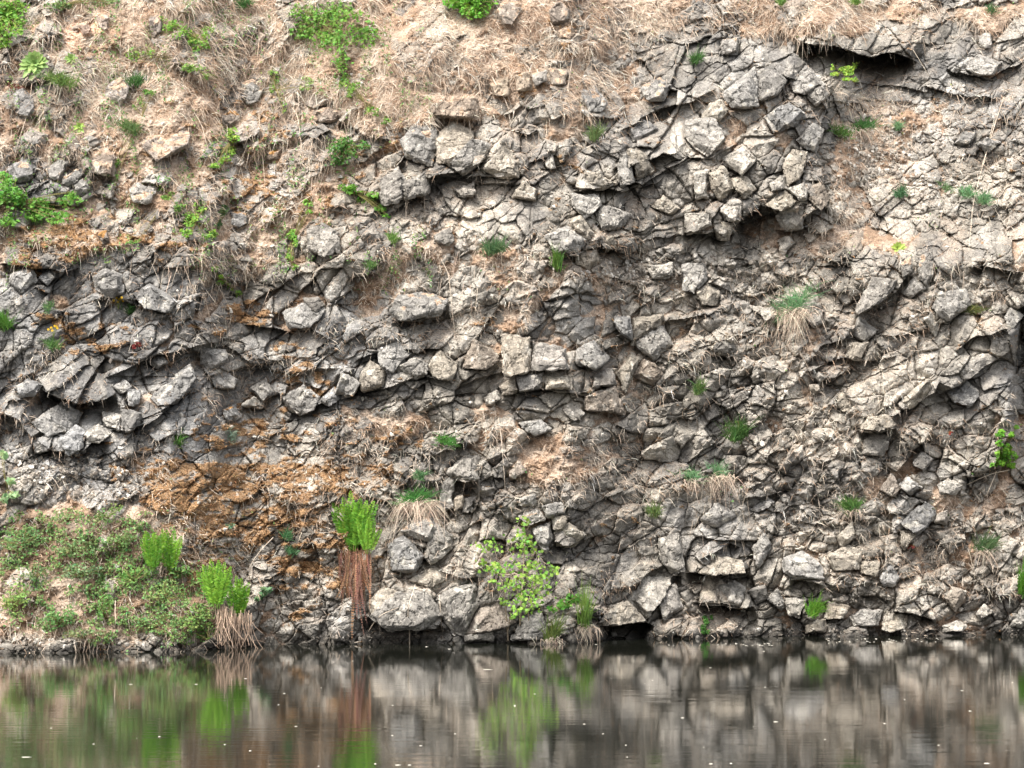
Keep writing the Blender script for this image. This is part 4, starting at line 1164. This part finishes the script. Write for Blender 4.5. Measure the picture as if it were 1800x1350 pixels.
leafy('bramble', 345, 390, [(345,385,28,18),(370,412,18,10),(325,405,14,14),(350,365,14,10)], .055, 260, (.18,.34,.05), "bright trailing bramble patch beside the moss ringed rock", 'bramble', .2, BR)
leafy('bramble', 515, 425, [(517,415,12,20),(510,445,10,14),(520,470,8,8),(540,355,10,12),(545,375,8,8)], .05, 190, (.17,.34,.05), "narrow vine hanging straight down a dark ribbed rock", 'bramble', .16, BR)
leafy('bramble', 385, 490, [(388,492,12,10),(405,505,8,8),(378,470,8,10),(420,518,8,12)], .045, 90, (.18,.34,.05), "small vine stepping down past the rocks below the trailing bramble", 'bramble', .14, BR)
leafy('bramble', 640, 180, [(655,195,16,10),(680,212,12,8),(620,160,16,20),(605,140,14,16)], .05, 190, (.16,.29,.05), "thin bramble running down the straw beside the dark gap", 'bramble', .16, BR)
leafy('bramble', 485, 160, [(485,150,12,26),(500,190,8,14),(480,130,14,10),(540,150,18,16)], .045, 160, (.18,.30,.06), "sparse vine among dry hanging stems on the upper slope", 'bramble', .14, BR)
leafy('bramble', 250, 205, [(245,185,14,16),(262,165,18,12),(205,285,10,14),(208,310,6,8)], .045, 130, (.13,.25,.05), "sparse bramble right of the upright blue grey rock", 'bramble', .14, BR)
leafy('bramble', 300, 345, [(293,345,18,10),(318,365,20,8),(280,330,10,6),(235,425,16,6)], .045, 120, (.12,.24,.04), "sparse weeds across the light topped wedge rock", 'bramble', .12, BR)
leafy('bramble', 395, 380, [(395,372,12,16),(385,395,10,10)], .05, 80, (.09,.17,.06), "dull bushy sprig right of the bright trailing patch", 'bramble', .15, BR)
leafy('bramble', 150, 215, [(0,0,1,1)], .01, 8, G_MID, "x", 'bramble', .1, BR) if False else None
leafy('cave_plant', 1488, 132, [(1488,125,22,14),(1470,128,12,8),(1495,140,14,8),(1465,118,8,6),(1505,112,10,8)], .055, 190, (.21,.34,.045), "yellow green leafy plant growing out of the dark cave mouth", 'leafy plant', .35, off=.9)
leafy('leafy_shrub', 1760, 800, [(1768,800,22,22),(1760,770,16,14),(1750,815,16,10),(1780,765,10,8),(1790,750,8,6),(1772,820,16,8)], .085, 210, (.15,.34,.035), "bright broad leaved shrub with bare roots on the right ridge edge", 'shrub', .4)
leafy('waterside_weed', 985, 1068, [(985,1062,24,10),(970,1072,12,8),(1005,1050,16,12)], .06, 130, (.09,.24,.03), "dark green leafy weed at the shaded foot between sapling and sedge", 'weed', .25)
leafy('waterside_weed', 1240, 1105, [(1238,1108,12,10),(1245,1090,10,14)], .055, 80, (.05,.14,.025), "dark leafy weed in the shadowed recess at the waterline", 'weed', .2)
leafy('waterside_weed', 1298, 755, [(1300,745,10,8)], .04, 30, (.12,.22,.05), "few pale leaves on the fractured wall above the thin tuft", 'weed', .12)
leafy('overhanging_sprig', 14, 862, [(14,848,16,8),(22,868,12,10),(6,875,10,12),(10,800,8,10)], .12, 34, (.22,.34,.16), "large pale leaves of a sprig leaning in at the left edge", 'leafy sprig', .6, round_leaf=.55)
leafy('broadleaf_weed', 465, 1042, [(465,1038,16,10),(455,1052,10,6)], .085, 34, (.12,.22,.10), "grey green broad leaved weed right of the double fern", 'weed', .15)
leafy('broadleaf_weed', 410, 925, [(408,925,10,6)], .06, 18, (.13,.21,.13), "tiny grey green weed in the middle of the orange moss", 'weed', .1)
leafy('red_weed', 240, 608, [(240,606,9,10)], .04, 40, (.22,.03,.03), "red leaved weed on the edge of the left overhang", 'weed', .12, 'red weeds')
leafy('red_weed', 1603, 960, [(1603,960,9,6)], .04, 34, (.24,.03,.03), "red weed on the tan face under the slate grey block", 'weed', .12, 'red weeds')
leafy('red_weed', 1670, 760, [(1670,760,5,4)], .035, 14, (.28,.03,.02), "tiny red weed on the pale stone of the right ridge", 'weed', .1, 'red weeds')
leafy('red_weed', 20, 150, [(25,152,22,8)], .04, 60, (.15,.05,.035), "dull red stems below the largest mullein rosette", 'weed', .1, 'red weeds')
flower(208, 530, [(200,528),(205,524),(210,526),(214,523),(216,529),(207,531)], "yellow flowers under the dark domed boulder")
flower(94, 580, [(85,579),(90,576),(96,573),(101,577),(92,581),(99,574)], "yellow flowers on the straw ledge of the middle left")
# weeds of the bank that stand out
for i, (u, v, ru, rv, n, col, lab) in enumerate([
    (120,905,40,18,150,(.15,.28,.06),"low weed patch at the top of the bank below grey scree"),
    (190,900,30,20,120,(.12,.24,.04),"leafy weed at the upper edge of the bank near orange moss"),
    (40,945,40,26,180,(.11,.24,.05),"weed clump at the left edge of the bank"),
    (130,960,40,22,170,(.16,.29,.07),"pale weed clump in the middle of the upper bank"),
    (215,945,34,24,160,(.13,.26,.05),"weed clump left of the lone fern"),
    (235,1010,34,22,190,(.14,.31,.045),"bright weed clump below the lone fern"),
    (320,1000,20,18,90,(.13,.30,.05),"small weed right of the lone fern"),
    (140,1005,44,18,170,(.15,.27,.08),"grey green weed mat in mid bank"),
    (25,1050,36,34,210,(.17,.34,.05),"lush weed clump at the water end of the left edge"),
    (105,1085,34,22,190,(.10,.26,.045),"spiky dark weed clump above the waterside stones"),
    (185,1070,16,34,120,(.10,.25,.035),"upright weed column in mid bank near the water"),
    (290,1040,40,26,220,(.16,.30,.055),"broad weed clump between the lone fern and the double fern"),
    (265,1090,44,26,230,(.13,.27,.05),"weed mat under the broad clump close to the water"),
    (345,1085,30,34,210,(.15,.30,.045),"weed clump left of the double fern's dead stalks"),
    (365,1115,24,18,110,(.12,.26,.035),"lowest weed clump touching the water beside the dead stalks"),
    (60,1005,34,20,130,(.12,.22,.05),"dull weed clump on brown soil of the bank"),
    (150,1115,40,14,110,(.17,.27,.07),"fringe of weeds over the waterside stones"),
    ]):
    col = (col[0] * 1.12, col[1] * .92, col[2] * 1.5)
    leafy('bank_weed', u, v + rv * .6, [(u, v, ru, rv), (u + ru * .4, v - rv * .3, ru * .6, rv * .6), (u - ru * .5, v + rv * .3, ru * .7, rv * .5)], .042, int(n * .8), col, lab, 'weed', .3, 'weeds of the bank')

# bare branches and the long dry stems one can follow
def dry_stem(pts, r, label, name='dry_stem', cat='dry stem', group='long dry stems', out=.16, colr=(.55, .46, .36)):
    p = np.array(pts, float); k = len(p)
    o = surf(p[:, 0], p[:, 1], 0) ; base = o[0]
    dd = grid_at(D, p[:, 0], p[:, 1])
    dd = np.minimum.accumulate(dd[::1]) if False else np.convolve(np.pad(dd, 1, 'edge'), [.25, .5, .25], 'valid')
    lift = out * np.sin(np.linspace(.15, 1, k) * math.pi * .75)
    q = P(p[:, 0], p[:, 1], dd - lift)
    s = np.linspace(0, k - 1, k * 5); i = np.arange(k)
    q = np.stack([np.interp(s, i, q[:, c]) for c in range(3)], 1)
    for _ in range(3): q[1:-1] = .25 * q[:-2] + .5 * q[1:-1] + .25 * q[2:]
    g = tubes([q], [r], colr, 5)
    ob = mesh_obj(name, np_mesh(name, g[0] - base, g[1], np.clip(g[2], .02, .8), M_WOOD), loc=base)
    tag(ob, label, cat, group)
dry_stem([(865,135),(878,160),(888,175),(897,200)], .012, "pale dead stick lying across the tan block of the row", 'dead_stick', 'stick')
dry_stem([(1045,125),(1058,145),(1065,165),(1074,175)], .008, "white curved stick on the purplish pentagonal rock", 'dead_stick', 'stick')
dry_stem([(1765,170),(1750,215),(1735,265),(1722,310),(1710,360),(1706,410),(1700,470)], .008, "longest dry stem, hanging down the whole right wall")
dry_stem([(1745,220),(1738,250),(1730,280),(1722,300)], .006, "short dry stem crossing the grey stone of the right wall")
dry_stem([(775,455),(788,480),(793,520),(796,560),(800,588)], .008, "dry stem arching over the big smooth boulder at centre")
dry_stem([(876,735),(880,760),(883,790),(886,830),(888,860)], .007, "straight pale stem below the low block row at centre")
dry_stem([(715,310),(713,340),(714,370),(713,400)], .006, "thin dry stem hanging in front of the shaded block under the outcrop")
dry_stem([(1000,515),(1020,535),(1040,555),(1058,575)], .008, "pale diagonal stick above the broad grey face")
dry_stem([(230,675),(243,685),(250,695),(258,703)], .007, "white twig lying by the dark hollow of the left overhang", 'dead_stick', 'stick')
dry_stem([(52,185),(45,210),(35,240),(25,275)], .007, "dry stem hanging from the bluish dark rock below the big mullein")
dry_stem([(340,195),(355,220),(362,250),(372,280)], .007, "dry stem sweeping past the wide rough jutting rock")
dry_stem([(455,200),(458,240),(462,280),(466,325)], .007, "dry stem hanging below the rock with stems across its face")
dry_stem([(515,170),(525,215),(530,255),(535,300)], .007, "dry stem hanging left of the long dark rock over the gap")
dry_stem([(290,298),(310,325),(335,340),(365,335)], .007, "dry stem arching over the light topped wedge rock")
dry_stem([(1010,80),(1005,110),(1000,140),(998,165)], .006, "thin dry stem near the top, left of the promontory")
dry_stem([(1470,60),(1480,80),(1492,90),(1495,110)], .006, "dry root hanging into the cave mouth")
dry_stem([(545,345),(520,360),(495,375),(470,388)], .007, "dry stem slanting through the moss beside the narrow vine")
dry_stem([(368,858),(380,868),(395,874)], .007, "white twig in the orange moss", 'dead_stick', 'stick')
dry_stem([(1165,838),(1180,850),(1195,858),(1190,885)], .006, "dry root trailing from the straw ledge right of centre")
dry_stem([(480,945),(460,965),(445,985),(436,1003)], .008, "pale stick leaning in the moss above the double fern", 'dead_stick', 'stick')
dry_stem([(720,1134),(720,1110),(717,1085),(718,1065),(726,1040),(730,1028)], .013, "bare upright branch in the water before the wide boulder", 'bare_branch', 'branch', None, .5)
dry_stem([(648,1110),(660,1090),(675,1078),(700,1068)], .010, "bare twig leaning on the wide waterside boulder", 'bare_branch', 'branch', None, .45)
dry_stem([(772,1045),(774,1070),(776,1100),(778,1112)], .007, "thin root hanging down to the water from the tall boulder", 'hanging_root', 'root', None, .4)
dry_stem([(1775,826),(1745,832),(1720,842),(1700,852)], .009, "bare root sticking out under the leafy shrub", 'hanging_root', 'root', None, .35)
dry_stem([(1752,828),(1745,845),(1738,862),(1733,872)], .009, "bare root hanging straight down under the leafy shrub", 'hanging_root', 'root', None, .35)
dry_stem([(203,1056),(202,1075),(204,1092),(201,1104)], .006, "pale upright stalk near the water in the weedy bank", 'dead_stick', 'stick', None, .35)
dry_stem([(300,1035),(312,1050),(325,1072)], .009, "dark twig arching in the weeds of the bank", 'dead_stick', 'stick', None, .4, (.09, .06, .045))

# ---------------------------------------------------------------- stuff nobody could count: straw, moss, undergrowth, rubble
def scatter(mask_fn, n, u0=-30, u1=1830, v0=-30, v1=1150, tries=6):
    uu, vv = rng.uniform(u0, u1, n * tries), rng.uniform(v0, v1, n * tries)
    k = rng.random(n * tries) < mask_fn(uu, vv)
    return uu[k][:n], vv[k][:n]

soil_s = np.clip(soil * 1.0, 0, 1)
straw_den = np.clip(sstep(.25, .8, soil_s) * (.15 + .85 * sstep(.3, .62, fbm(U / 34, V / 30, 61, 4))), 0, 1) * (1 - .4 * sstep(.3, .7, green_m)) * (1 - .9 * bare)
straw_den *= np.where(V < 200, 1.0, .7) * (1 - .6 * moss_k)
cave_k = 1 - blobs(U, V, [(1505, 92, 125, 34)])
straw_den = cave_k * np.maximum(straw_den, .28 * litter + .20 * sstep(.42, .65, fbm(U / 90, V / 70, 68, 4)) * (V > 150) * (V < 1050))
gravel_r = blobs(U, V, [(1560, 280, 110, 90)]); straw_den *= 1 - .6 * gravel_r
uu, vv = scatter(lambda a, b: grid_at(straw_den, a, b), 132000, v0=-120, tries=9)
n = len(uu); print('straw', n)
# blades lie in tussocks that share a sweep
tx = (fbm(uu / 26, vv / 26, 62, 2) - .5) * 3.2
d = np.stack([tx * .7 + rng.normal(size=n) * .9, -np.abs(rng.normal(size=n)) * .45 - .15, -.4 + .8 * rng.normal(size=n)], 1)
L = rng.uniform(.06, .24, n) * np.where(vv < 220, 1.25, .75)
cA, cB = np.array((.76, .665, .545)), np.array((.42, .29, .20))
t = np.clip(fbm(uu / 50, vv / 40, 63, 3) * 1.3 - .15 + .35 * rng.normal(size=n), 0, 1)[:, None]
cc = (cB + (cA - cB) * t) * (1 + .22 * rng.normal(size=(n, 1)))
g = ribbons(surf(uu, vv, -.01), d, L, rng.uniform(.006, .012, n), L * rng.uniform(.1, .7, n), cc, 3)
tag(mesh_obj('dry_grass', np_mesh('dry_grass', g[0], g[1], np.clip(g[2], .02, .8), M_DRY)), "pale pinkish dry straw matted over the ledges and upper slope", 'dry grass', kind='stuff')
# fine hanging dead stems
hang = cave_k * np.clip(blobs(U, V, [(520,200,110,120,.9),(350,260,90,120,.6),(720,90,140,80,.5),(1450,60,220,40,.6),(1080,60,120,60,.5),(690,330,60,60,.5),(820,480,70,60,.4),
                            (1660,300,120,150,.3),(1500,300,60,80,.7),(130,1090,200,40,.9),(250,1040,120,50,.7),(1250,880,60,40,.7),(1390,590,30,40,.5),(1100,60,90,50,.6),(1640,470,50,50,.7),(380,470,120,80,.4)]), 0, 1)
uu, vv = scatter(lambda a, b: grid_at(hang, a, b), 2600)
n = len(uu)
d = np.stack([rng.normal(size=n) * .30, -np.abs(rng.normal(size=n)) * .22 - .05, -np.ones(n)], 1)
g = ribbons(surf(uu, vv, .02), d, rng.uniform(.2, .75, n), .008, rng.uniform(0, .15, n), hue_jit((.56, .46, .36), n, .18, .05), 6)
tag(mesh_obj('hanging_stems', np_mesh('hanging_stems', g[0], g[1], np.clip(g[2], .02, .8), M_DRY)), "fine pale dead stems and roots trailing down the rock", 'dead stems', kind='stuff')
# moss fibres
uu, vv = scatter(lambda a, b: grid_at(moss_k, a, b), 60000, tries=10)
n = len(uu); print('moss', n)
d = rng.normal(size=(n, 3)) * np.array([.8, .5, .5]) + np.array([0, -.7, .25])
g = ribbons(surf(uu, vv, -.005), d, rng.uniform(.02, .055, n), rng.uniform(.008, .016, n), .01, hue_jit((.34, .20, .095), n, .35, .12), 2)
tag(mesh_obj('moss', np_mesh('moss', g[0], g[1], np.clip(g[2], .01, .6), M_DRY)), "orange brown moss cushions spread over ledges and lower slope", 'moss', kind='stuff')
# small leaves between the weeds
um = .5 * np.clip(sstep(.35, .8, green_m) * sstep(.44, .62, fbm(U / 22, V / 18, 64, 3)), 0, 1) + .55 * sstep(.53, .68, fbm(U / 17, V / 52, 65, 4)) * (soil > .15) * (U < 760) * (V < 520) + \
     .03 * sstep(.55, .8, fbm(U / 40, V / 30, 66, 3)) * (soil > .2)
uu, vv = scatter(lambda a, b: grid_at(um, a, b), 19000, tries=12)
un, vn = scatter(lambda a, b: grid_at(np.clip(sstep(.3, .7, green_m) * sstep(.46, .6, fbm(U / 18, V / 12, 67, 3)) * .4, 0, 1), a, b), 9500, -30, 430, 850, 1150, 6)
uu, vv = np.concatenate([uu, un]), np.concatenate([vv, vn])
n = len(uu); print('weeds', n)
c = surf(uu, vv, .02 + .12 * rng.random(n))
g = leaf_cloud(c, rng.normal(size=(n, 3)) + [0, -.2, -.2], rng.normal(size=(n, 3)) * .5 + [-.1, -.65, .75], rng.uniform(.028, .065, n), rng.uniform(.018, .04, n), hue_jit((.16, .27, .085), n, .25, .2))
tag(mesh_obj('undergrowth', np_mesh('undergrowth', g[0], tri_fix(g[1]), np.clip(g[2], .01, .6), M_LEAF)), "small green leaves scattered through the bank and straw", 'undergrowth', kind='stuff')
# loose chips and rubble
rub = np.clip(blobs(U, V, [(1130,482,150,18,1),(120,835,120,36,.9),(1540,270,60,60,.9),(1260,470,60,20,.6),(1340,700,90,90,.25),(1600,300,120,90,.3),(1500,1110,260,8,.5),(600,1122,160,6,.4),(140,1130,160,10,.6)]) + .018, 0, 1)
uu, vv = scatter(lambda a, b: grid_at(rub, a, b), 5200, tries=22)
ico = bmesh.new(); bmesh.ops.create_icosphere(ico, subdivisions=1, radius=1.0)
iv = np.array([v.co[:] for v in ico.verts]); itf = np.array([[v.index for v in f.verts] for f in ico.faces]); ico.free()
n = len(uu); print('rubble', n)
sz = .014 + .045 * rng.random(n) ** 3
A = rng.normal(size=(n, 3, 3)); Q, _ = np.linalg.qr(A)
jit = iv[None] * (1 + .35 * rng.normal(size=(n, len(iv), 1)))
sc3 = rng.uniform(.55, 1.2, size=(n, 1, 3))
vv3 = np.einsum('nij,nkj->nki', Q, np.clip(jit, -1.2, 1.2) * sc3) * sz[:, None, None] + surf(uu, vv, .008)[:, None]
tn = rng.random((n, 1)); cbase = np.where(tn < .3, (.50, .465, .41), np.where(tn < .75, (.34, .30, .25), (.22, .19, .16)))
wetf = np.clip((vv3[:, :1, 2] - .02) / .1, .3, 1)
gf = (itf[None] + (np.arange(n) * len(iv))[:, None, None]).reshape(-1, 3)
tag(mesh_obj('rubble', np_mesh('rubble', vv3.reshape(-1, 3), gf, np.repeat(cbase * wetf, len(iv), 0), M_ROCK, smooth=False)), "loose pale stone chips lying on ledges and scree", 'rubble', kind='stuff')

# ---------------------------------------------------------------- petals and flakes afloat on the pond
m_fl, ns, ls, bs = new_mat('pale_petal'); bs.inputs['Base Color'].default_value = (.62, .58, .49, 1); bs.inputs['Roughness'].default_value = .6
FL = [(45,1331,30,'s'),(857,1177,26,'s'),(345,1203,8),(690,1240,5),(620,1162,5),(230,1203,9),(432,1193,7),(490,1239,5),(500,1219,6),(750,1137,8),(790,1141,12),
      (1048,1133,6),(1176,1134,5),(1343,1145,6),(1345,1208,6),(1249,1174,6),(1147,1196,5),(1027,1273,6),(1200,1262,10),(1364,1269,12),(1555,1272,8),(1705,1250,9),
      (1691,1214,6),(1250,1343,12),(1285,1342,8),(1735,1342,18),(700,1345,16),(720,1345,9),(660,1343,7),(560,1347,5),(440,1320,7),(395,1309,6),(280,1295,8),(165,1308,6),
      (90,1280,5),(520,1277,7),(690,1293,6),(740,1311,9),(800,1290,5),(940,1220,5),(905,1240,6),(1100,1310,5),(1060,1290,4),(1450,1300,5),(1590,1230,4),(1650,1310,6),(1780,1200,5),(905,1242,4)]
for a in range(20): FL.append((1255 + rng.random() * 110, 1130 + rng.random() * 6, 3 + 5 * rng.random()))
for a in range(34): FL.append((1450 + rng.random() * 200, 1122 + rng.random() * 9, 2.5 + 5 * rng.random()))
for a in range(8): FL.append((rng.random() * 1800, 1160 + 190 * rng.random() ** .8, 1.5 + 2 * rng.random()))
for it in FL:
    u, v, w = it[:3]
    o = on_water(u, v); d = np.linalg.norm(o - np.array(cam.location)) / 5000
    k = 7; a = np.arange(k) / k * 2 * math.pi + rng.random()
    rx = w * d * .34; ry = rx * (.5 if len(it) > 3 else rng.uniform(1.0, 2.2)) * (.25 if len(it) > 3 else 1)
    ring = np.stack([np.cos(a) * rx * rng.uniform(.7, 1.2, k), np.sin(a) * ry * rng.uniform(.7, 1.2, k), np.full(k, .003)], 1)
    lo = ring * [.8, .8, 0] + [0, 0, -.004]
    vv_ = np.concatenate([ring, lo, [[0, 0, .004]]])
    f = [(i, (i + 1) % k, 2 * k, 2 * k) for i in range(k)] + [(k + i, k + (i + 1) % k, (i + 1) % k, i) for i in range(k)]
    f = np.array(f)
    ob = mesh_obj('floating_stalk' if len(it) > 3 else 'floating_petal', np_mesh('floating_petal', vv_, tri_fix(f), None, m_fl), loc=o)
    if len(it) > 3: tag(ob, "long pale stalk floating " + ("in the bottom left corner of the pond" if u < 100 else "before the boulders left of the sapling's reflection"), 'floating stalk')
    else: tag(ob, "small pale petal or flake floating on the dark pond", 'petal', 'petals floating on the pond')
